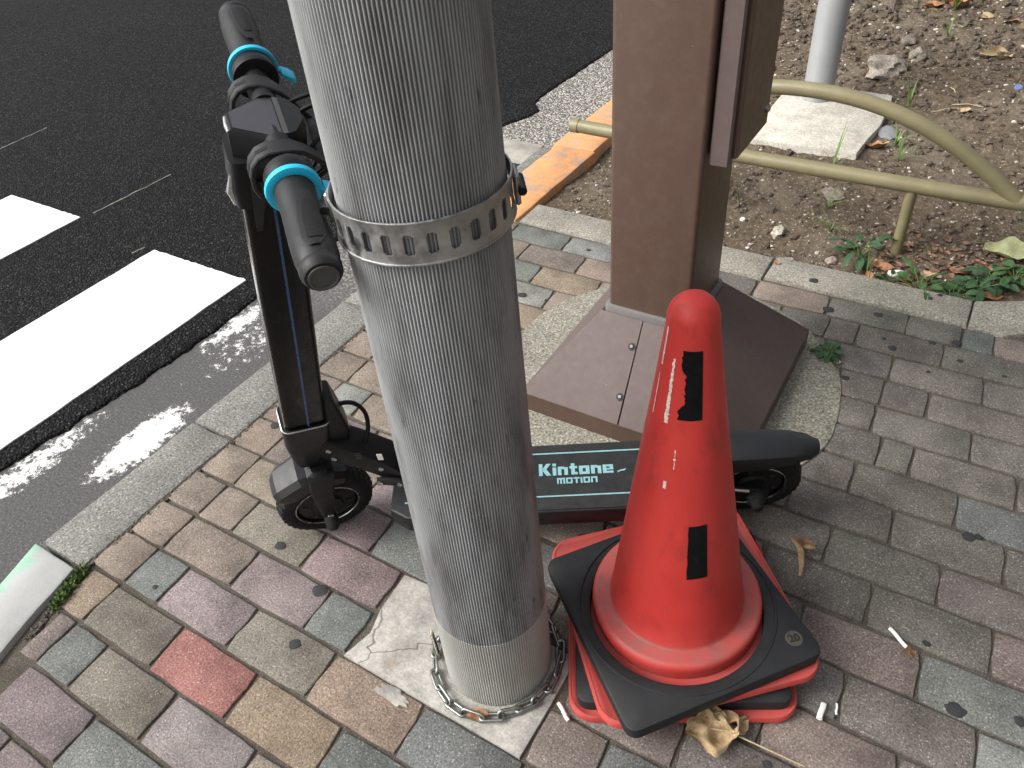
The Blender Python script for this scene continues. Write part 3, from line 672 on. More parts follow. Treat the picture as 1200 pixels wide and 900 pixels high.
def weed(x, y, n, L, Wd, hgt, mat, label, z=None, spread=1.0, seed=1, lobes=0, group='weeds along the kerb'):
    zz = (soil_h(x, y) if z is None else z); rnd = random.Random(seed)
    root = thing('weed', label, 'weed', (x, y, zz), (0, 0, 0), group)
    st = MB()
    for i in range(n):
        a = i * 2.399 + rnd.uniform(-.3, .3); h = hgt * rnd.uniform(.35, 1.0); d = spread * L * rnd.uniform(.25, 1.15)
        l = L * rnd.uniform(.6, 1.15)
        tip = Vector((math.cos(a) * d, math.sin(a) * d, h)); st.tube([(0, 0, -.01), tip * .5 + Vector((0, 0, h * .15)), tip], .0011, 5)
        mt = Matrix.Translation(tip) @ Matrix.Rotation(a, 4, 'Z') @ Matrix.Rotation(rnd.uniform(-.25, .55), 4, 'Y') @ Matrix.Rotation(rnd.uniform(-.5, .5), 4, 'X') @ Matrix.Translation((l * .42, 0, 0))
        leaf_mesh(MB(), 1, 1)
        lm = leaf_mesh(MB(), l, Wd * rnd.uniform(.7, 1.1), -.25, lobes, seed + i, .25, .07, fn=lambda p, mt=mt: mt @ p, n=6, m=3)
        lm.build('weed_leaf', MT[mat], root, 60)
    st.build('weed_stem', MT['grass'], root, 60); return root
weed(-.229, 2.285, 13, .062, .026, .065, 'darkgreen', 'broad leaved weed in front of the rail leg', seed=3)
weed(-.122, 2.158, 16, .040, .016, .035, 'green', 'small leafy weed beside the white scrap at the kerb', seed=4)
weed(-.035, 2.178, 15, .058, .020, .055, 'green', 'bright weed with upright leaves left of the darker clump', seed=5)
weed(.052, 2.165, 18, .046, .030, .040, 'darkgreen', 'dense dark round leaved clump at the middle of the kerbside weeds', seed=6)
weed(.105, 2.225, 16, .046, .028, .042, 'darkgreen', 'dark leafy clump near the kerb bend', seed=7)
weed(.190, 2.315, 14, .046, .028, .042, 'green', 'leafy clump at the right frame edge', seed=8)
weed(.14, 2.285, 14, .05, .03, .03, 'darkgreen', 'low dark clump under the large pale green leaf', seed=18)
weed(-.185, 1.722, 34, .024, .017, .016, 'darkgreen', 'small ground hugging weed growing beside the round post footing', z=.004, seed=9, spread=1.0)
def grass(x, y, n, L, label, seed, flop=.5, mat='grass', dirs=None):
    rnd = random.Random(seed); z = soil_h(x, y)
    root = thing('grass_tuft', label, 'grass tuft', (x, y, z), (0, 0, 0), 'grass tufts in the planting bed')
    for i in range(n):
        a = rnd.uniform(0, 6.28); l = L * rnd.uniform(.5, 1.1); f = flop * rnd.uniform(.4, 1.3); w = rnd.uniform(.0035, .006) * (1.5 if L > .12 else 1)
        P = []
        for k in range(6):
            t = k / 5; r_ = l * f * t ** 1.6; h = l * (t - .55 * f * t * t)
            P.append((Vector((math.cos(a) * r_, math.sin(a) * r_, h - .006)), w * (1 - t) ** .7 * .5 + .0003))
        s_ = Vector((-math.sin(a), math.cos(a), 0)); u_ = Vector((0, 0, .0006))
        MB().loft([[p - s_ * q, p + u_, p + s_ * q, p - u_] for p, q in P]).build('grass_blade', MT[mat], root, 60)
    return root
grass(-.39, 2.52, 9, .11, 'faint grass tuft in the soil between the rail and the pad', 1, .8)
grass(-.343, 2.385, 10, .10, 'thin low grass tuft just beyond the pale rounded stone', 2, .9)
grass(-.306, 3.45, 9, .17, 'bright grass tuft under the arch beyond the pale pad', 3, .45)
grass(-.281, 3.06, 8, .15, 'grass tuft beside the orange leaf at the pad corner', 4, .7)
grass(-.25, 2.95, 8, .12, 'low grass tuft behind the lower rail near the rail leg', 14, .8)
grass(-.478, 4.78, 7, .22, 'tall grass tuft at the top of the bed near the twig', 5, .5)
grass(-.317, 4.60, 9, .20, 'long bladed grass tuft among the rust leaves', 6, .6)
grass(-.29, 4.25, 6, .14, 'sparse grass tuft on the far dark clods', 16, .7)
grass(-.66, 2.42, 6, .10, 'small grass tuft at the side of the brown post', 7, .5)
grass(-.445, 2.80, 4, .20, 'two bladed grass sprig in front of the pale pad', 8, .55)
grass(-.175, 2.165, 4, .10, 'single upright blades beside the rail leg at the kerb', 9, .2)
grass(-.19, 2.20, 4, .11, 'upright blades between rail leg and weed', 19, .2)
grass(.2, 2.55, 6, .10, 'grass tuft at the right end of the rail', 10, .8)
grass(-1.0, 2.20, 7, .05, 'tiny weed sprout in the soil near the orange kerb', 12, .8)
twig = MB(); twig.tube([(-.62, 4.95, .10), (-.63, 4.78, .10), (-.60, 4.62, .085), (-.585, 4.50, .07)], [.016, .014, .010, .006], 7); twig.tube([(-.63, 4.78, .10), (-.68, 4.86, .13)], [.008, .004], 6)
tag(twig.build('twig', MT['bark']), 'dark brown forked twig lying on the far soil', 'twig')
for i, (x, y, l, a) in enumerate(((-.16, 3.45, .13, .6), (-.10, 3.50, .11, .1), (-.17, 3.62, .08, 2.0))):
    z = soil_h(x, y) + .006
    tag(MB().tube([(x - l / 2 * math.cos(a), y - l / 2 * math.sin(a), z), (x, y + .008, z + .006), (x + l / 2 * math.cos(a), y + l / 2 * math.sin(a), z + .002)], .0024, 5).build('dry_stalk', MT['straw']), ['long dry straw stalk on bare soil under the arch', 'second dry stalk crossing the soil beyond the arch, lying flatter', 'short dry stalk on the soil nearest the curled tan leaf'][i], 'stalk', 'dry stalks on the soil')
def scrap(x, y, w, d, rz, label, mat='white', z=None, name='paper_scrap', cat='litter'):
    poly = [(w * .5 * math.cos(t) * (1 + .25 * nz(math.cos(t) * 2, math.sin(t) * 2, x * 9)), d * .5 * math.sin(t) * (1 + .25 * nz(math.cos(t) * 2, math.sin(t) * 2, y * 7))) for t in (6.283 * i / 14 for i in range(14))]
    mb = MB().prism(poly, 0, .008, .003); 
    for v in mb.v: v.z += .010 * nz(v.x * 40, v.y * 40, x)
    o = mb.build(name, MT[mat], None, 60); o.location = (x, y, (soil_h(x, y) if z is None else z) + .004); o.rotation_euler = (.15, .1, rz); return tag(o, label, cat, 'litter on the planting bed')
scrap(-.243, 2.148, .030, .018, .2, 'white crumpled scrap against the kerb left of the weeds')
scrap(-.215, 2.150, .024, .014, -.3, 'smaller white scrap touching the first at the kerb')
scrap(-.112, 2.232, .050, .026, .3, 'flat white scrap just right of the rail leg')
scrap(-.618, 2.33, .018, .016, .2, 'tiny white scrap in the soil beside the brown post')
scrap(-.331, 3.17, .075, .09, .2, 'pale bluish plastic scrap at the corner of the pale pad', 'galv', name='plastic_scrap')
cap = MB().lathe([(.004, .012), (.013, .012), (.015, .009), (.0155, 0), (.013, 0), (.012, .009)], 18).build('bottle_cap', MT['capblue']); cap.location = (.053, 3.72, soil_h(.053, 3.72)); cap.rotation_euler = (.4, .2, 0); tag(cap, 'small blue bottle cap lying on the bare soil', 'bottle cap')
# cigarette ends
def cig(x, y, l, r, rz, label, burnt=False):
    t = thing('cigarette_end', label, 'cigarette end', (x, y, .0025 + r), (0, 0, rz), 'cigarette ends on the pavers')
    MB().tube([(-l / 2, 0, 0), (-l * .2, .0006, .0004), (l * .25, -.0005, 0), (l / 2, 0, 0)], r, 9, flat=.85).build('paper_tube', MT['white'], t)
    if burnt:
        mb = MB()
        for i in range(26): rock(mb, (l / 2 + rn(-.002, .018), rn(-.010, .008), rn(-.003, .001)), rn(.0012, .0028), .7, i, 1)
        mb.build('tobacco_crumbs', MT['tobacco'], t, 60)
    return t
cig(-.338, .541, .036, .0036, R(-33), 'white cigarette end in the joint between pole chain and cone base')
cig(.128, .958, .042, .0038, R(-62 + 25), 'white cigarette end with spilled tobacco on a pinkish paver', True)
cig(.045, .754, .030, .0050, R(90), 'thick white cigarette stub next to the cone base corner')
cig(.066, .772, .020, .0020, R(-38 - 40), 'thin white paper roll beside the thick cigarette stub')
# big dry leaf with its stalk, and the twisted one
bl = thing('fallen_leaf', 'large crumpled yellow tan leaf with long stalk in front of the cones', 'leaf', (-.098, .628, .003), (0, 0, R(14)), 'fallen leaves on the pavement')
mb = leaf_mesh(MB(), .085, .075, .25, 1.5, 2.2, .55, .28, n=16, m=9); lo = mb.build('leaf_blade', MT['dry'], bl, 60); lo.location = (-.006, 0, .012); lo.rotation_euler = (.25, .05, .2)
MB().tube([(-.03, .0, .018), (.02, .004, .022), (.06, .0, .013), (.12, -.008, .004), (.145, -.012, .002)], [.001, .0014, .0014, .0012, .0012], 6).build('leaf_stalk', MT['straw'], bl)
for (q, w, c) in (((.010, .030, .03), .3, 1), ((.035, .022, .018), 1.2, 2), ((-.025, .034, .022), 2.2, 3)):
    o = leaf_mesh(MB(), .045, .024, .6, 0, c, .8, .2).build('leaf_blade', MT['dry'], bl, 60); o.location = q; o.rotation_euler = (.9, .3, w)
tw = thing('fallen_leaf', 'twisted dry brown leaf on the pavers right of the cone', 'leaf', (-.075, 1.058, .004), (0, 0, R(-36)), 'fallen leaves on the pavement'); tw.scale = (.85, .85, .85)
MB().tube([(-.045, .01, .006), (-.02, .008, .012), (.0, 0, .014), (.03, -.022, .012), (.05, -.042, .006)], [.003, .006, .008, .006, .003], 8, flat=.55).build('leaf_blade', MT['twist'], tw)
o = leaf_mesh(MB(), .050, .022, .7, 0, 4, .9, .2).build('leaf_blade', MT['twist'], tw, 60); o.location = (-.015, .02, .012); o.rotation_euler = (.5, .2, .7)
# moss by the white kerb end
mo = MB()
for i in range(800):
    t = rn(.05, .62) ; x = -1.402 + .055 * t + rn(-.004, .016) * (1.2 - t * .4); y = .325 - .15 * t + rn(-.02, .012)
    r = rn(.003, .0075); a = rn(0, 6.28); c = Vector((x, y, rn(-.010, .010)))
    mt = Matrix.Rotation(a, 4, 'Z') @ Matrix.Rotation(rn(-1.2, .2), 4, 'Y')
    mo.add([c + mt @ Vector(p) for p in ((0, 0, 0), (r, r * .4, r * .3), (r * 1.7, 0, r * .5), (r, -r * .4, r * .3))], [[0, 1, 2, 3]])
o = mo.build('moss', MT['moss'], None, 0); o['kind'] = 'stuff'; tag(o, 'green moss clump growing in the gap beside the white kerb end', 'moss')
dirt = MB()
for i in range(700):
    y = rn(.15, 1.3); x = -1.403 + max(0, .31 - y) * .30 + rn(-.002, .014) ; r = rn(.0015, .005)
    rock(dirt, (x, y, rn(-.006, .000)), r, .6, i, 1)
o = dirt.build('joint_grit', MT['joint'], pave, 60); o['kind'] = 'stuff'

# ------------------------------------------------------------------ fluted grey pole, strap, chain
PX, PY = -0.4954, 0.5794
pole = thing('street_pole', 'thick ribbed grey street pole with off white foot', 'pole', (PX, PY, 0.003))
def ribbed(z0, z1, nz_, grow, nr=140):
    rings = []
    for i in range(nz_ + 1):
        z = z0 + (z1 - z0) * i / nz_; r0 = .0976 - .0069 * z + grow
        ring = []
        for j in range(nr * 6):
            a = 2 * math.pi * j / (nr * 6); ph = (j % 6) / 6
            d = (0, .0002, .0012, .0018, .0012, .0002)[j % 6]
            ring.append(((r0 - d) * math.cos(a), (r0 - d) * math.sin(a), z))
        rings.append(ring)
    return MB().loft(rings)
ribbed(.196, 3.2, 8, 0).build('pole_shaft', MT['pole'], pole, 60)
ribbed(0.0, .196, 3, .0006).build('painted_foot', MT['pole_low'], pole, 60)
band = thing('strap_band', 'perforated stainless steel strap clamped round the ribbed grey pole', 'strap', (PX, PY, 0.940), (R(1.0), R(-1.0), 0))
RB = .0965; HB = .0232; NS = 26
bm_ = MB(); bands = []
vs = []; fs = []
def ringpt(a, z, r): return (r * math.cos(a), r * math.sin(a), z)
angs = []
for k in range(NS):
    a0 = 2 * math.pi * k / NS; w = 2 * math.pi / NS
    angs += [a0, a0 + .27 * w, a0 + .34 * w, a0 + .66 * w, a0 + .73 * w]
zs = [-HB, -.0125, -.0105, .0085, .0105, HB]
n = len(angs)
def lay(r): return [ringpt(a, z, r + (.0012 if abs(z) == HB else 0)) for z in zs for a in angs]
vs = lay(RB) + lay(RB - .0016); off = len(zs) * n
def quad(i, j, o, flip=False):
    q = [i * n + j, i * n + (j + 1) % n, (i + 1) * n + (j + 1) % n, (i + 1) * n + j]; q = [p + o for p in q]; return q[::-1] if flip else q
hole = lambda i, j: (j % 5 in (1, 2, 3)) and (i in (1, 2, 3)) and not ((j % 5 in (1, 3)) and i in (1, 3))
for i in range(len(zs) - 1):
    for j in range(n):
        if hole(i, j): continue
        fs.append(quad(i, j, 0)); fs.append(quad(i, j, off, True))
        for (di, dj) in ((1, 0), (-1, 0), (0, 1), (0, -1)):
            i2, j2 = i + di, (j + dj) % n
            if (0 <= i2 < len(zs) - 1 and hole(i2, j2)) or not (0 <= i2 < len(zs) - 1):
                a, b = {(1, 0): ((i + 1, j), (i + 1, j + 1)), (-1, 0): ((i, j + 1), (i, j)), (0, 1): ((i + 1, j + 1), (i, j + 1)), (0, -1): ((i, j), (i + 1, j))}[(di, dj)]
                p = a[0] * n + a[1] % n; q = b[0] * n + b[1] % n; fs.append([q, p, p + off, q + off])
MB().add(vs, fs).build('band_strip', MT['steel'], band, 40)
for sgn in (-1, 1): MB().tube([ringpt(6.2832 * i / 72, sgn * HB, RB + .0008) for i in range(72)], .0015, 6, loop=True).build('band_rim', MT['steel'], band, 60)
for ang, lab in ((R(37), 'clamp_buckle'), (R(207), 'clamp_buckle')):
    fn = lambda p: Vector((math.cos(ang) * p.x - math.sin(ang) * p.y, math.sin(ang) * p.x + math.cos(ang) * p.y, p.z))
    b = MB().box((RB + .004, 0, 0), (.006, .030, .036), fn=fn, bev=.002).build(lab, MT['steel'], band)
    MB().tube([(RB + .009, -.018, 0), (RB + .009, .018, 0)], .005, 10, fn=fn).build('clamp_bolt', MT['blackp'], b)
# chain lying round the foot
chain = thing('chain', 'steel chain lying on the ground around the foot of the ribbed pole', 'chain', (PX, PY, .003))
def link_mesh():
    P = []
    hl, hw = .0150, .0066
    for i in range(8): a = -math.pi / 2 + math.pi * i / 7; P.append((hl + hw * math.cos(a), hw * math.sin(a), 0))
    for i in range(8): a = math.pi / 2 + math.pi * i / 7; P.append((-hl + hw * math.cos(a), hw * math.sin(a), 0))
    return MB().tube(P, .0031, 8, loop=True)
proto = link_mesh().build('chain_link', MT['chain'], chain, 60)
NL = 23; RC = .1165
for i in range(NL):
    l = proto if i == 0 else proto.copy()
    if i: COL.objects.link(l)
    a = 2 * math.pi * i / NL + 1.9
    rad = RC + .004 * math.sin(a * 3) + .006 * math.cos(a + 2.0) ; z = .0055 + (.0018 if i % 2 else 0)
    l.location = (rad * math.cos(a), rad * math.sin(a), z)
    l.rotation_euler = (R(62) if i % 2 else R(-8), rn(-.06, .06), a + math.pi / 2 + rn(-.09, .09))
    if i % 2: l.location.z = .0075
    l.parent = chain
tabt = thing('cable_tie', 'beige ridged plastic tie sticking up between chain and pole', 'cable tie', (-.592, .522, .006), (0, 0, 0))
ta, tb = Vector((0, 0, 0)), Vector((-.006, .002, .080)); tu = (tb - ta).normalized(); tv = Vector((.516, -.853, 0)); tn = tu.cross(tv).normalized() * -1; tv = tu.cross(tn).normalized()
tf = lambda v: ta + tu * v.x + tv * v.y + tn * v.z
MB().box((.038, 0, 0), (.080, .011, .003), fn=tf, bev=.001).build('tie_strip', MT['beige'], tabt)
for i in range(8):
    for q in (-.0018, .0018): MB().box((.012 + .0080 * i, 0, q), (.0035, .0078, .002), fn=tf).build('tie_ridge', MT['blackp'], tabt, 0)

# ------------------------------------------------------------------ brown post with flared base
post = thing('brown_post', 'square brown steel post with side cabinet and flared base', 'post', (0, 0, 0))
bx0, bx1, by0, by1 = -.805, -.248, 1.185, 1.735
px0, px1, py0, py1 = -.648, -.450, 1.360, 1.562
LZ, TZ = .055, .245
MB().prism([(bx0, by0), (bx1, by0), (bx1, by1), (bx0, by1)], 0.0, LZ, 0.0).build('base_lip', MT['brown'], post)
tx0, tx1, ty0, ty1 = px0 - .012, px1 + .012, py0 - .012, py1 + .012
def facet(q, name='base_panel', th=.004):
    a, b, c, d = [Vector(p) for p in q]; n = (b - a).cross(d - a).normalized()
    cen = (a + b + c + d) / 4
    e = [cen + (p - cen) * .996 for p in (a, b, c, d)]
    mb = MB().loft([[p - n * .03 for p in e], [p - n * .0012 for p in e], [cen + (p - cen) * .990 for p in (a, b, c, d)]])
    return mb.build(name, MT['brown_base'], post, 20)
L0, L1, L2, L3 = (bx0, by0, LZ), (bx1, by0, LZ), (bx1, by1, LZ), (bx0, by1, LZ)
T0, T1, T2, T3 = (tx0, ty0, TZ), (tx1, ty0, TZ), (tx1, ty1, TZ), (tx0, ty1, TZ)
mid = lambda p, q, t=.5: tuple(a + (b - a) * t for a, b in zip(p, q))
facet((L0, mid(L0, L1, .475), mid(T0, T1, .475), T0)); facet((mid(L0, L1, .479), L1, T1, mid(T0, T1, .479)))
facet((L1, L2, T2, T1)); facet((L2, L3, T3, T2)); facet((L3, L0, T0, T3))
MB().prism([(tx0, ty0), (tx1, ty0), (tx1, ty1), (tx0, ty1)], .10, TZ - .004).build('base_core', MT['brown'], post)
for p in (mid(mid(L0, T0, .26), mid(L1, T1, .26), .455), mid(mid(L0, T0, .74), mid(L1, T1, .74), .44)):
    q = Vector(p); nrm = Vector((0, -.737, .676)).normalized(); rot = nrm.to_track_quat('Z', 'Y').to_matrix()
    s_ = MB().lathe([(.0058, 0), (.0058, .0015), (.0045, .0032), (.002, .0034), (.002, .002), (.0, .002)], 14, fn=lambda v: q + rot @ v).build('base_screw', MT['galv_dark'], post, 50)
    MB().lathe([(.0095, -.001), (.0095, .0008), (.0, .001)], 16, fn=lambda v: q + rot @ v).build('screw_washer', MT['blackp'], s_, 50)
rr = lambda m_, r_: [((px0 + px1) / 2 + x, (py0 + py1) / 2 + y) for x, y in rrect((px1 - px0) / 2 + m_, (py1 - py0) / 2 + m_, r_)]
MB().prism(rr(.010, .016), TZ - .02, TZ + .014, .004).build('base_gasket', MT['gasket'], post)
MB().prism(rr(0, .010), TZ - .05, 3.0, .004).build('post_shaft', MT['brown'], post, 30)
cab = MB().box((-.4215, 1.478, 1.55), (.056, .186, 1.80), bev=.004).build('side_cabinet', MT['brown'], post)
MB().box((-.424, 1.378, 1.55), (.040, .012, 1.83), bev=.004).build('cabinet_hinge_strip', MT['brown_base'], cab)
MB().lathe([(.009, 0), (.009, .004), (.005, .007), (0, .007)], 12, fn=lambda v: Vector((-.3935 + v.z, 1.552 + v.x, .690 + v.y))).build('cabinet_bolt', MT['screw'], cab, 50)
MB().box((-.3925, 1.50, .985), (.004, .022, .030), bev=.001).build('lock_plate', MT['blackp'], cab)

# ------------------------------------------------------------------ grey post on its pale pad, low hoop rail
gp = thing('grey_post', 'slim round grey post standing on the pale concrete pad', 'post', (-.655, 3.375, 0.02))
MB().lathe([(.062, 0), (.060, .003), (.060, 3.0), (.0, 3.0)], 40).build('post_tube', MT['galv'], gp, 50)
pp = [(-.79, 2.885), (-.58, 2.893), (-.388, 2.903), (-.378, 3.05), (-.362, 3.18), (-.372, 3.42), (-.38, 3.50), (-.6, 3.52), (-.80, 3.50), (-.80, 3.2)]
pad = MB().prism(pp, -.12, .022, .006); 
tag(pad.build('concrete_pad', MT['pad']), 'pale concrete pad in the soil under the slim grey post', 'concrete pad')
rail = thing('hoop_rail', 'low olive gold tubular hoop rail along the planting bed', 'rail', (-.5, 2.35, 0))
RZ = .205; RX = lambda x: x + .5
rp = [(-.765, 0, RZ + .008), (-.745, 0, RZ + .008), (-.1, 0, RZ - .004), (.45, 0, RZ - .008), (.65, 0, RZ - .006), (.76, .0, RZ - .03), (.80, 0, RZ - .09), (.80, 0, -.1)]
MB().tube(rp, .0225, 16).build('lower_tube', MT['rail'], rail, 60)
MB().lathe([(.0245, 0), (.0245, .03), (.020, .032), (0, .032)], 18, fn=lambda v: Vector((-.740 - v.z, v.x, RZ + .008 + v.y))).build('tube_cap', MT['rail'], rail, 50)
ap = []
for i in range(29):
    t = i / 28; x = -.60 + 1.225 * t; s = abs(2 * t - 1)
    ap.append((x, 0, RZ - .004 + .235 * (1 - s ** 2.15)))
MB().tube(ap, .0215, 16).build('hoop_tube', MT['rail'], rail, 60)
for x in (.36, -.52): MB().tube([(x, 0, RZ - .01), (x + .004, -.005, -.12)], .0165, 14).build('rail_leg', MT['rail'], rail, 60)

# ------------------------------------------------------------------ traffic cones with rubber weights
PR = [(.055, .1175), (.19, .0985), (.375, .0730), (.555, .0480), (.655, .0352), (.8, .018)]
def prof_r(h):
    for (a, ra), (b, rb) in zip(PR, PR[1:]):
        if h <= b: return ra + (rb - ra) * (h - a) / (b - a)
def sq(h): return rrect(h, h, .045, 6)
def build_cone(label):
    t = thing('traffic_cone', label, 'traffic cone', group='stacked traffic cones')
    N_ = 56
    def circ(r, z): return [(r * math.cos(2 * math.pi * j / N_), r * math.sin(2 * math.pi * j / N_), z) for j in range(N_)]
    MB().loft([circ(.1500, .0), circ(.1505, .030), circ(.1510, .0385), circ(.1503, .0425), circ(.1485, .0465), circ(.1455, .0495), circ(.141, .0508), circ(.1215, .0515), circ(.1192, .0530), circ(.1176, .0570)] +
              [circ(prof_r(h), h) for h in (.10, .15, .19, .25, .31, .375, .43, .49, .555, .6, .655)] + [circ(.0350 * math.cos(R(a)), .6635 + .0365 * math.sin(R(a))) for a in (10, 24, 38, 52, 66, 80)]).build('cone_body', MT['cone'], t, 38)
    # square base tray with rounded corners and an upturned rim
    o = rrect(.1955, .1955, .044, 7)
    MB().loft([[(x, y, 0) for x, y in o], [(x, y, .0115) for x, y in o], [(x * .992, y * .992, .0148) for x, y in o], [(x * .978, y * .978, .0150) for x, y in o], [(x * .974, y * .974, .0138) for x, y in o]]).build('cone_base', MT['cone'], t, 50)
    return t
def tape_patch(parent, name, mat, h0, h1, a0, a1, jag, e_az, lift=.0006, nh=18, na=6, jagr=0.0):
    vs = []; fs = []
    for i in range(nh + 1):
        h = h0 + (h1 - h0) * i / nh
        l = a0 + jag(i / nh); r_ = a1 + jagr * nz(i * .9, 4)
        for j in range(na + 1):
            a = R(l + (r_ - l) * j / na + e_az); rr_ = prof_r(h) + lift
            vs.append((rr_ * math.cos(a), rr_ * math.sin(a), h))
    n_ = na + 1; o = len(vs)
    vs2 = vs + [(x * .985, y * .985, z) for x, y, z in vs]
    for i in range(nh):
        for j in range(na): fs.append([i * n_ + j, i * n_ + j + 1, (i + 1) * n_ + j + 1, (i + 1) * n_ + j])
    fs += [[q + o for q in f[::-1]] for f in fs]
    return MB().add(vs2, fs).build(name, mat, parent, 60)
cA = build_cone('lower red traffic cone, only its rounded base tray showing at the bottom'); cA.location = (-.245, .795, .003); 
cB = copy_tree(cA); cB['label'] = 'upper red traffic cone with dome top and two black tape strips'
AX = Vector((-.853 * math.sin(R(1.6)), -.516 * math.sin(R(1.6)), math.cos(R(1.6))))
def tilted(loc, rz, f=1.0): return Matrix.Translation(loc) @ Vector((0, 0, 1)).rotation_difference(Vector((0, 0, 1)).lerp(AX, f).normalized()).to_matrix().to_4x4() @ Matrix.Rotation(R(rz), 4, 'Z')
cA.matrix_world = tilted((-.243, .796, .006), 28.6, .65)
cB.matrix_world = tilted((-.239, .797, .0565), 43)
EA = math.degrees(math.atan2(-.955, .291)) - 43      # azimuth of the side turned to the path, in cone space
tape_patch(cB, 'black_tape', MT['tape'], .527, .636, -13, 25, lambda t: 4 * nz(t * 9, 1) + 9 * max(0, min(1, (t - .12) * 9, (.74 - t) * 12)) + 3 * nz(t * 26, 7), EA, nh=30)
tape_patch(cB, 'black_tape', MT['tape'], .221, .333, 11, 31.5, lambda t: 1.0 * nz(t * 12, 3), EA, nh=14)
tape_patch(cB, 'paint_scratch', MT['scratch'], .515, .620, -32, -26.5, lambda t: 2.4 * nz(t * 19, 5) + 4 * (t - .5) * .6, EA, nh=40, jagr=3.5)
tape_patch(cB, 'paint_scratch', MT['scratch'], .60, .66, -60, -56, lambda t: 1.5 * nz(t * 19, 8), EA, nh=20, jagr=2)
tape_patch(cB, 'paint_scratch', MT['scratch'], .515, .585, -60, -58, lambda t: .8 * nz(t * 19, 8), EA, nh=20, jagr=2)
tape_patch(cB, 'paint_scratch', MT['scratch'], .40, .414, -22, -18, lambda t: 1.0 * nz(t * 9, 2), EA, nh=6, jagr=2)
tape_patch(cB, 'paint_scratch', MT['scratch'], .44, .475, -11, -9.8, lambda t: 2.5 * nz(t * 9, 6), EA, nh=12, jagr=2.5)
def build_weight(label):
    t = thing('cone_weight', label, 'cone weight', group='rubber weights on the cones')
    N_ = 192
    def circ(r, z): return [(r * math.cos(2 * math.pi * j / N_), r * math.sin(2 * math.pi * j / N_), z) for j in range(N_)]
    def square(h, r, z):
        pts_ = []
        for j in range(N_):
            a = 2 * math.pi * j / N_; c, s = math.cos(a), math.sin(a)
            # radial distance to a rounded square
            k = 1 / max(abs(c), abs(s)); d = h * k; lim = (h - r) * math.sqrt(2) + r
            if d > lim * .985:
                q = (h - r); b_ = q * (abs(c) + abs(s)); d = b_ + math.sqrt(max(0, b_ * b_ - 2 * q * q + r * r))
            pts_.append((d * c, d * s, z))
        return pts_
    MB().loft([circ(.1520, 0), square(.1800, .020, 0), square(.1815, .020, .020), square(.1800, .019, .0265), square(.1765, .017, .0285), circ(.1745, .0285), circ(.1735, .0300), circ(.1705, .0300), circ(.1695, .0275), circ(.1575, .0268), circ(.1528, .0240)], cap=False, loop=True).build('weight_body', MT['rubber'], t, 40)
    em = MB().lathe([(.0145, 0), (.0145, .0012), (.0125, .0018), (.0118, .0008), (0, .0008)], 26).build('weight_emblem', MT['emblem'], t, 40)
    em.location = (.148, -.140, .0280)
    return t, em
def text_obj(body, size, mat, parent, name='lettering', bold=0.0, ext=.0004, sx=1.0, shear=0.0):
    cu = bpy.data.curves.new(name, 'FONT'); cu.body = body; cu.size = size; cu.align_x = 'CENTER'; cu.align_y = 'CENTER'; cu.offset = bold; cu.extrude = ext; cu.shear = shear
    tmp = bpy.data.objects.new(name, cu); COL.objects.link(tmp)
    dg = bpy.context.evaluated_depsgraph_get(); me = bpy.data.meshes.new_from_object(tmp.evaluated_get(dg)); bpy.data.objects.remove(tmp)
    for v in me.vertices: v.co.x *= sx
    me.materials.clear(); me.materials.append(mat); o = bpy.data.objects.new(name, me); COL.objects.link(o); o.parent = parent; return o
wA, emA = build_weight('lower black rubber weight sandwiched between the two red cone bases')
wA.matrix_world = tilted((-.243, .796, .0195), 28.6, .65)
tx = text_obj('20', .019, MT['rubber'], emA, 'emblem_digits', .0004, .0005); tx.location = (0, 0, .0012); tx.rotation_euler = (0, 0, R(-10))
wB = copy_tree(wA); wB['label'] = 'upper black square rubber weight around the foot of the red cone'
wB.matrix_world = tilted((-.232, .775, .0735), 51)

# ------------------------------------------------------------------ electric kick scooter
AL, PSI, RK = .182, .364, .19
D = Vector((math.cos(R(31)), math.sin(R(31)), 0)); Nn = Vector((-math.sin(R(31)), math.cos(R(31)), 0))
sc = thing('kick_scooter', 'black electric kick scooter with cyan brake levers leaning behind the pole', 'scooter', D * -.05 + Nn * 1.098, (-AL, 0, R(211)))
AXP = Vector((.445, 0, .1)); KX = Vector((-math.sin(RK), 0, math.cos(RK))); E1 = Vector((math.cos(RK), 0, math.sin(RK)))
QS = Matrix.Rotation(PSI, 3, KX)
def FR(p): return AXP + QS @ (Vector(p) - AXP)                      # turn the front fork about the steering axis
def ST(e, y, h): return FR(AXP + KX * h + E1 * e + Vector((0, y, 0)))  # point in steering coordinates
def fst(v): return ST(v.x, v.y, v.z)
def rot_y(v, c): return c + Vector((v.x, v.z, v.y))
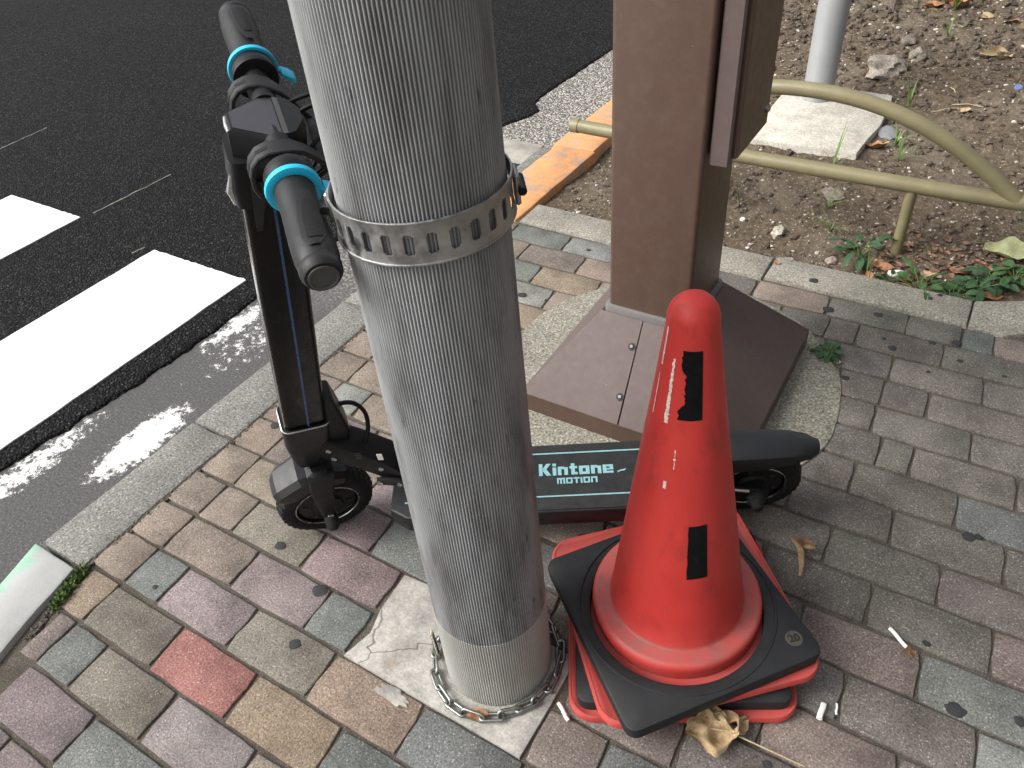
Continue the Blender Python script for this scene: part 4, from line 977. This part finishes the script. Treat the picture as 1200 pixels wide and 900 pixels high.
def wheel(center, fn, label=None):
    w = MB(); n = 48; c = Vector(center)
    yl = lambda prof: [[(c.x + r * math.cos(a), c.y + y, c.z + r * math.sin(a)) for a in (2 * math.pi * j / n for j in range(n))] for r, y in prof]
    w.loft(yl([(.012, .026), (.030, .027), (.034, .021), (.060, .019), (.062, .0), (.060, -.019), (.034, -.021), (.030, -.027), (.012, -.026)]), fn=fn)
    wo = w.build('wheel', MT['blackp'], sc, 40)
    MB().loft(yl([(.064, .020), (.070, .0255), (.082, .0285), (.093, .024), (.099, .012), (.1005, 0), (.099, -.012), (.093, -.024), (.082, -.0285), (.070, -.0255), (.064, -.020)]), cap=False, fn=fn).build('tyre', MT['tyre'], wo, 40)
    tr = MB()
    for j in range(34):
        a = 2 * math.pi * j / 34
        for sgn in (-1, 1):
            def f2(v, a=a, sgn=sgn):
                r = .0985 + v.z - abs(v.y) * .30; aa = a + v.x / .1 + sgn * .04 + abs(v.y) * 2.5
                return fn(Vector((c.x + r * math.cos(aa), c.y + v.y, c.z + r * math.sin(aa))))
            tr.box((0, sgn * .013, .0015), (.0095, .020, .006), fn=f2)
    tr.build('tread', MT['tyre'], wo, 0)
    for y in (.0275, -.0275):
        MB().tube([fn(Vector((c.x + .0665 * math.cos(a), c.y + y * .86, c.z + .0665 * math.sin(a)))) for a in (2 * math.pi * j / 48 for j in range(48))], .0018, 6, loop=True).build('rim_ring', MT['screw'], wo, 60)
    hb = MB()
    for j in range(6):
        a = 2 * math.pi * j / 6 + .3; hb.box((c.x + .046 * math.cos(a), c.y + .021, c.z + .046 * math.sin(a)), (.010, .004, .010), fn=fn, bev=.001)
    hb.build('hub_bolt', MT['arm'], wo, 40)
    return wo
wheel((.445, 0, .1), FR)
wheel((-.45, 0, .1), lambda v: Vector(v))
# front fender: a faceted shell over the front of the tyre
rings = []
for a, ro, hw, sk in ((122, .126, .037, .026), (100, .137, .039, .036), (80, .143, .040, .044), (58, .140, .038, .044), (50, .134, .034, .030), (46, .127, .028, .016)):
    ca, sa = math.cos(R(a)), math.sin(R(a))
    pt = lambda r, y: FR((.445 + r * ca, y, .1 + r * sa))
    rings.append([pt(ro - sk, hw), pt(ro - .010, hw), pt(ro - .001, hw - .013), pt(ro, 0), pt(ro - .001, -hw + .013), pt(ro - .010, -hw), pt(ro - sk, -hw), pt(ro - sk, -hw + .003), pt(ro - .013, -hw + .004), pt(ro - .005, 0), pt(ro - .013, hw - .004), pt(ro - sk, hw - .003)])
MB().loft(rings).build('front_fender', MT['satin'], sc, 24)
# fork crown, legs, axle boots
fork = MB().box((.008, 0, .150), (.052, .104, .030), fn=fst, bev=.010).build('fork', MT['blackp'], sc, 40)
for s in (1, -1):
    rings = []
    for h, e, w, t in ((.158, .008, .050, .016), (.12, .010, .046, .015), (.06, .006, .040, .013), (.01, .0, .032, .012), (-.018, .0, .020, .011)):
        rings.append([ST(e + x, s * (.049 + y), h) for x, y in rrect(w / 2, t / 2, .005, 3)])
    MB().loft(rings).build('fork_leg', MT['blackp'], sc, 40)
    nutf = lambda v, s=s: ST(v.x, s * (.054 + v.z), v.y)
    bt = MB().lathe([(.015, 0), (.015, .010), (.013, .013), (.0145, .018), (.0125, .021), (.010, .026), (.005, .029), (0, .030)], 18, fn=nutf).build('axle_boot', MT['tyre'], sc, 40)
    MB().box((0, .016, .004), (.012, .004, .006), fn=nutf, bev=.001).build('axle_nut', MT['screw'], bt)
# bracket at the foot of the stem, head tube
sec = lambda e0, e1, hy, r, h: [ST((e0 + e1) / 2 + x, y, h) for x, y in rrect((e1 - e0) / 2, hy, r, 4)]
MB().loft([sec(.006, .042, .026, .008, .168), sec(.000, .050, .029, .009, .185), sec(-.022, .061, .033, .012, .245), sec(-.024, .062, .034, .012, .300)]).build('stem_bracket', MT['satin'], sc, 35)
MB().tube([ST(*p) for p in [( (.062 + -.024) / 2 + x, y, .3005) for x, y in rrect(.0425, .0338, .012, 4)]], .0016, 6, loop=True).build('bracket_trim', MT['chrome'], sc, 60)
MB().tube([ST(0, 0, .15), ST(0, 0, .24)], .026, 20).build('head_tube', MT['blackp'], sc, 40)
MB().loft([sec(-.058, -.016, .027, .007, .205), sec(-.060, -.016, .029, .007, .26), sec(-.045, -.016, .028, .007, .318), sec(-.034, -.016, .022, .006, .36)]).build('hinge_block', MT['blackp'], sc, 35)
# stem with blue strip and bright front edge
MB().loft([sec(-.019, .056, .028, .010, .296), sec(-.019, .056, .0275, .010, .60), sec(-.020, .053, .026, .010, .86)]).build('stem', MT['blackg'], sc, 35)
MB().loft([[ST(.0145 + x, .0285 + y, h) for x, y in ((-.0018, -.002), (.0018, -.002), (.0018, .0008), (-.0018, .0008))] for h in (.303, .60)] + [[ST(.0145 + x, .0270 + y, .84) for x, y in ((-.0018, -.002), (.0018, -.002), (.0018, .0008), (-.0018, .0008))]]).build('light_strip', MT['led'], sc, 0)
for s in (1, -1): MB().tube([ST(.0550, s * .0225, .302), ST(.0548, s * .022, .60), ST(.0518, s * .0205, .84)], .0011, 6).build('edge_trim', MT['chrome'], sc, 60)
MB().loft([sec(-.022, .060, .030, .010, .800), sec(-.024, .063, .033, .012, .830), sec(-.024, .060, .034, .012, .872)]).build('stem_collar', MT['blackp'], sc, 35)
MB().tube([ST(.060, .016, .800), ST(.064, .020, .825), ST(.060, .024, .850)], [.003, .006, .003], 8).build('latch', MT['chrome'], sc, 60)
MB().loft([[ST(e, .033, h) for e, h in q] + [ST(e, .040, h) for e, h in q] for q in ([(.035, .77), (.042, .77)], [(.020, .845), (.040, .845)])]).build('latch_lever', MT['arm'], sc, 30)
# display pod
hexp = lambda k, dh: [ST(e * k * 1.1, y * k * 1.1, dh - .007) for e, y in ((.047, -.016), (.047, .016), (.004, .042), (-.022, .034), (-.034, .012), (-.034, -.012), (-.022, -.034), (.004, -.042))]
pod = MB().loft([hexp(.86, .845), hexp(1.02, .872), hexp(1.04, .908), hexp(.97, .916), hexp(.96, .917)]).build('display_pod', MT['blackp'], sc, 30)
MB().add([ST(e * 1.1, y * 1.1, .9108 - max(0, (.006 - e)) * .06) for e, y in ((.043, -.0145), (.043, .0145), (.003, .0385), (-.006, .0375), (-.006, -.0375), (.003, -.0385))], [[0, 1, 2, 3, 4, 5]]).build('display_panel', MT['panel'], pod, 0)
MB().add([ST(e * 1.1, y * 1.1, .9115 - max(0, (-.006 - e)) * .22) for e, y in ((-.007, .037), (-.021, .031), (-.031, .010), (-.031, -.010), (-.021, -.031), (-.007, -.037))], [[0, 1, 2, 3, 4, 5]]).build('display_facet', MT['panel2'], pod, 0)
MB().tube([ST(.0522, -.0155, .904), ST(.0533, 0, .9045), ST(.0522, .0155, .904)], .0028, 8).build('pod_trim', MT['chrome'], pod, 60)
# handlebar, clamps, carry loop
HB_ = .898
MB().tube([ST(0, -.265, HB_), ST(0, .265, HB_)], .0125, 16).build('handlebar', MT['blackp'], sc, 60)
def gy(y): return y + .004 if y > .095 and y < .1285 else (y if y <= .095 else .1325 + (y - .1285) * 1.025)
yt = lambda v, s, y0=0: ST(v.x, s * (y0 + gy(v.z)), HB_ + v.y)
for s in (1, -1):
    MB().lathe([(.0165, .040), (.0165, .062), (.0165, .0985), (.0290, .0990), (.0295, .1005), (.0295, .112), (.0285, .1165), (.0285, .122), (.02, .122)], 28, fn=lambda v: yt(v, s)).build('bar_clamp', MT['blackp'], sc, 40)
    arc = [(.030, -.040), (.0355, -.028), (.0365, -.014), (.034, -.001), (.027, .0085), (.016, .0135), (.004, .014), (-.009, .011), (-.021, .004), (-.032, -.006), (-.042, -.017), (-.056, -.030)]
    def arcframe(i):
        a_ = arc[max(0, i - 1)]; b_ = arc[min(len(arc) - 1, i + 1)]
        t_ = Vector((b_[0] - a_[0], b_[1] - a_[1])).normalized(); return arc[i], (t_.y, -t_.x)
    rings = []
    for i in range(len(arc)):
        (e, h), (ne, nh_) = arcframe(i); y0 = .0715 - .0040 * max(0, i - 6); w = .0130 if i < 8 else .0100; th = .0055
        rings.append([ST(e + ne * q, s * (y0 + x), HB_ + h + nh_ * q) for x, q in ((-w, 0), (w, 0), (w, th - .0015), (w - .0015, th), (-w + .0015, th), (-w, th - .0015))])
    arm = MB().loft(rings).build('clamp_arm', MT['arm'], sc, 30)
    sl_ = []
    for i in range(1, 6):
        (e, h), (ne, nh_) = arcframe(i)
        sl_.append([ST(e + ne * q, s * (.0715 + x), HB_ + h + nh_ * q) for x, q in ((-.0032, .003), (.0032, .003), (.0032, .0059), (-.0032, .0059))])
    MB().loft(sl_).build('arm_slot', MT['blackg'], arm, 0)
    # grip
    gr = [(.0175, .1295), (.0235, .1305), (.0232, .140), (.0225, .150), (.0222, .165), (.0232, .19), (.0242, .215), (.0243, .240), (.0228, .252), (.0222, .2535), (.0222, .2550), (.0232, .257), (.0225, .264), (.0195, .2695), (.0165, .2705), (0, .2705)]
    grip = MB().lathe(gr, 30, fn=lambda v: yt(v, s)).build('grip', MT['grip'], sc, 40)
    # raised frame and dark inset on the top of the grip
    def patch(poly, lift, mat, nm, nd=4):
        vs_ = []; fs_ = []
        for t in range(len(poly)):
            y_, a0_, a1_ = poly[t]
            for j in range(nd + 1):
                a = R(a0_ + (a1_ - a0_) * j / nd); r_ = .0232 + .0011 * math.sin((y_ - .15) / .1 * 3.0) + lift
                vs_.append(ST(r_ * math.cos(a), s * gy(y_), HB_ + r_ * math.sin(a)))
        for t in range(len(poly) - 1):
            for j in range(nd): fs_.append([t * (nd + 1) + j, t * (nd + 1) + j + 1, (t + 1) * (nd + 1) + j + 1, (t + 1) * (nd + 1) + j])
        return MB().add(vs_, fs_).build(nm, mat, grip, 60)
    patch([(.158, 92, 118), (.172, 80, 122), (.20, 68, 126), (.232, 62, 122), (.246, 74, 100)], .0022, MT['grip'], 'grip_frame')
    patch([(.176, 92, 114), (.19, 85, 117), (.21, 78, 117), (.236, 76, 112)], .0030, MT['gripp'], 'grip_insert')
    MB().lathe([(.0165, .2702), (.0165, .2716), (.0145, .2722), (.0135, .2712), (0, .2712)], 24, fn=lambda v: yt(v, s)).build('grip_end_cap', MT['panel2'], grip, 40)
    # cyan ring with thumb lever
    MB().lathe([(.0245, .1215), (.0318, .1220), (.0325, .1245), (.0318, .1290), (.029, .1302), (.0245, .1302)], 36, fn=lambda v: yt(v, s)).build('lever_ring', MT['blue'], sc, 50)
    lv = [(-.024, .003, .0045, .003), (-.030, -.003, .0045, .003), (-.0335, -.006, .0055, .003), (-.0350, -.005, .0105, .0032), (-.044, -.010, .0125, .0034), (-.050, -.014, .0120, .0034), (-.053, -.016, .0095, .0026)]
    rg = []
    for e, h, w, th in lv:
        yo = .1298 - (.004 if w > .01 else 0) 
        rg.append([ST(e + x * 0, s * (yo + x), HB_ + h + y) for x, y in rrect(w, th, min(w, th) * .6, 3)])
    MB().loft(rg).build('thumb_lever', MT['blue'], sc, 50)
MB().loft([[ST(-.056 + x, y, HB_ - .030 + z) for x, z in rrect(.010, .006, .003, 2)] for y in (-.052, -.02, .02, .052)]).build('carry_bar', MT['arm'], sc, 40)
# cables
def cable(pts, r, name='cable', mat='blackp'):
    P = [Vector(p) for p in pts]; out = []
    for i in range(len(P) - 1):
        p0 = P[max(0, i - 1)]; p1 = P[i]; p2 = P[i + 1]; p3 = P[min(len(P) - 1, i + 2)]
        for k in range(6):
            t = k / 6; out.append(.5 * ((2 * p1) + (p2 - p0) * t + (2 * p0 - 5 * p1 + 4 * p2 - p3) * t * t + (3 * p1 - p0 - 3 * p2 + p3) * t ** 3))
    out.append(P[-1]); return MB().tube(out, r, 8).build(name, MT[mat], sc, 60)
cable([ST(-.02, -.03, .88), ST(-.06, -.03, .90), ST(-.085, -.01, .885), ST(-.075, .005, .84), ST(-.03, .0, .80)], .0032)
cable([ST(-.03, -.05, .895), ST(-.07, -.045, .905), ST(-.095, -.025, .875), ST(-.07, -.01, .83), ST(-.024, -.01, .79)], .0030)
cable([ST(-.03, .03, .87), ST(-.065, .015, .895), ST(-.09, -.015, .895), ST(-.08, -.03, .86), ST(-.024, -.014, .78)], .0026)
cable([(.375, -.005, .375), (.352, -.02, .388), (.325, -.032, .378), (.308, -.032, .350), (.306, -.018, .318), (.318, .0, .285)], .0044)
cable([(.245, -.012, .235), (.225, -.03, .265), (.19, -.045, .275), (.14, -.04, .25), (.10, -.03, .16)], .0055)
# neck and deck
nk = []
for x, z, hh, hy in ((.405, .315, .030, .029), (.36, .295, .042, .030), (.31, .255, .046, .030), (.262, .212, .046, .031), (.225, .172, .036, .032), (.18, .142, .024, .033)):
    nk.append([(x + .35 * q, y, z + q) for y, q in rrect(hy, hh, .006, 3)])
neck = MB().loft(nk).build('neck', MT['blackp'], sc, 35)
nks = lambda v: Vector((v.x, .0305 + v.z, v.y))
for x, z in ((.378, .312), (.374, .285), (.292, .242)):
    MB().lathe([(.0055, 0), (.0055, .002), (.004, .0032), (.0018, .0034), (.0018, .002), (0, .002)], 14, fn=lambda v: Vector((x + v.x, .0300 + v.z, z + v.y))).build('neck_screw', MT['screw'], neck, 40)
MB().box((.285, .0308, .285), (.011, .0012, .020), bev=.0004).build('white_sticker', MT['white'], neck, 0)
for i, (zz, w_) in enumerate(((.300, .012), (.294, .015), (.288, .010), (.282, .013))): MB().box((.325, .0306, zz), (w_, .0006, .0016)).build('rating_mark', MT['emblem'], neck, 0)
MB().box((.236, .0, .215), (.012, .068, .062), bev=.003).build('hinge_ridge', MT['arm'], neck)
lk = MB(); lk.loft([[(x, .036 + y, z + q) for y, q in rrect(.004, hh, .003, 2)] for x, z, hh in ((.305, .208, .010), (.285, .206, .012), (.262, .200, .013), (.235, .178, .013), (.205, .150, .013))]); lko = lk.build('folding_link', MT['arm'], sc, 40)
for x, z in ((.300, .207), (.262, .198), (.215, .160)): MB().lathe([(.006, 0), (.006, .003), (.003, .0045), (0, .0045)], 12, fn=lambda v: Vector((x + v.x, .040 + v.z, z + v.y))).build('link_bolt', MT['screw'], lko, 40)
dk = [(-.33, -.070), (-.33, .070), (-.30, .082), (.255, .082), (.290, .060), (.290, -.060), (.255, -.082), (-.30, -.082)][::-1]
deck = MB().prism(dk, .100, .148, .008).build('deck', MT['satin'], sc, 30); deck.location.y = .009
gtp = [(x * .985 if abs(x) < .3 else x * .97, y * .93) for x, y in dk]
MB().prism(gtp, .147, .1495, .0006).build('deck_griptape', MT['griptape'], deck, 30)
for y in (-.0555, .0465): MB().box((-.01, y, .1497), (.54, .0030, .0012)).build('deck_line', MT['lettering'], deck, 0)
def rc(x, y, w, h): return [(x, y), (x + w, y), (x + w, y + h), (x, y + h)]
GLY = {'K': (1.0, [rc(0, 0, .30, 1), [(.34, .53), (.62, .53), (.99, 1), (.63, 1), (.34, .62)], [(.34, .38), (.62, 0), (1.0, 0), (.64, .51), (.34, .51)]]),
       'i': (.30, [rc(0, 0, .30, .66), rc(0, .77, .30, .22)]),
       'n': (.84, [rc(0, 0, .30, .70), rc(.302, .49, .235, .21), rc(.54, 0, .30, .64)]),
       't': (.66, [rc(.14, 0, .30, .94), rc(0, .52, .138, .18), rc(.442, .52, .21, .18), rc(.442, 0, .22, .20)]),
       'o': (.86, [rc(0, 0, .30, .70), rc(.56, 0, .30, .70), rc(.302, 0, .256, .20), rc(.302, .50, .256, .20)]),
       'e': (.86, [rc(0, 0, .30, .70), rc(.302, 0, .56, .17), rc(.302, .28, .256, .12), rc(.302, .54, .256, .16), rc(.56, .28, .30, .42)]),
       'M': (1.0, [rc(0, 0, .22, .8), rc(.222, .60, .78, .2), rc(.39, 0, .22, .598), rc(.78, 0, .22, .598)]),
       'O': (.80, [rc(0, 0, .22, .8), rc(.58, 0, .22, .8), rc(.222, 0, .356, .18), rc(.222, .62, .356, .18)]),
       'T': (.74, [rc(0, .61, .74, .19), rc(.26, 0, .22, .608)]), 'I': (.22, [rc(0, 0, .22, .8)]),
       'N': (.80, [rc(0, 0, .22, .8), rc(.222, .61, .58, .19), rc(.58, 0, .22, .608)])}
def deck_text(txt, x0, x1, yb, size):
    # runs towards the tail of the deck, letter tops towards the far edge
    adv = [GLY[c][0] for c in txt]; gap = .13; tot = sum(adv) + gap * (len(txt) - 1); sx = (x0 - x1) / tot; cur = 0
    for c, w in zip(txt, adv):
        mb = MB()
        for poly in GLY[c][1]: mb.prism([(x0 - (cur + px_) * sx, yb - py_ * size) for px_, py_ in poly], .1494, .1503)
        mb.build('letter', MT['lettering'], deck, 0); cur += w + gap
deck_text('Kintone', -.014, -.166, -.002, .0285)
deck_text('MOTION', -.050, -.132, .0185, .0170)
MB().loft([[(x, y - w, .1498), (x, y + w, .1498), (x, y + w, .1505), (x, y - w, .1505)] for x, y, w in ((-.1735, -.0035, .0016), (-.180, -.0065, .0016), (-.187, -.0075, .0018), (-.191, -.0095, .0012))]).build('lettering', MT['lettering'], deck, 0)
MB().tube([(.12, .07, .10), (.135, .10, .055), (.15, .128, .024)], [.008, .007, .006], 10).build('kickstand', MT['blackp'], sc, 60)
# rear fender and rear fork
rings = []
for x, z, hw, sk in ((-.300, .198, .037, .045), (-.345, .217, .040, .046), (-.395, .226, .041, .045), (-.455, .226, .041, .040), (-.510, .223, .037, .028), (-.545, .219, .028, .018), (-.564, .216, .014, .010)):
    t_ = [(hw, -sk), (hw, -.022), (hw * .86, -.008), (hw * .5, -.001), (0, 0), (-hw * .5, -.001), (-hw * .86, -.008), (-hw, -.022), (-hw, -sk), (-hw + .004, -sk), (-hw + .005, -.024), (0, -.006), (hw - .005, -.024), (hw - .004, -sk)]
    rings.append([(x, y, z + q) for y, q in t_])
MB().loft(rings).build('rear_fender', MT['satin'], sc, 40)
for s in (1, -1):
    MB().loft([[(x, s * (.045 + y), z + q) for y, q in rrect(.005, hh, .003, 2)] for x, z, hh in ((-.28, .125, .022), (-.36, .118, .020), (-.45, .102, .020), (-.475, .098, .014))]).build('rear_fork', MT['blackp'], sc, 40)
    MB().lathe([(.019, 0), (.019, .012), (.014, .016), (.011, .028), (.006, .032), (0, .032)], 18, fn=lambda v: Vector((-.45 + v.x, s * (.050 + v.z), .102 + v.y))).build('axle_boot', MT['tyre'], sc, 40)
MB().tube([(-.33, .052, .150), (-.40, .054, .139), (-.43, .054, .132)], [.0035, .0035, .005], 8).build('brake_rod', MT['chrome'], sc, 60)
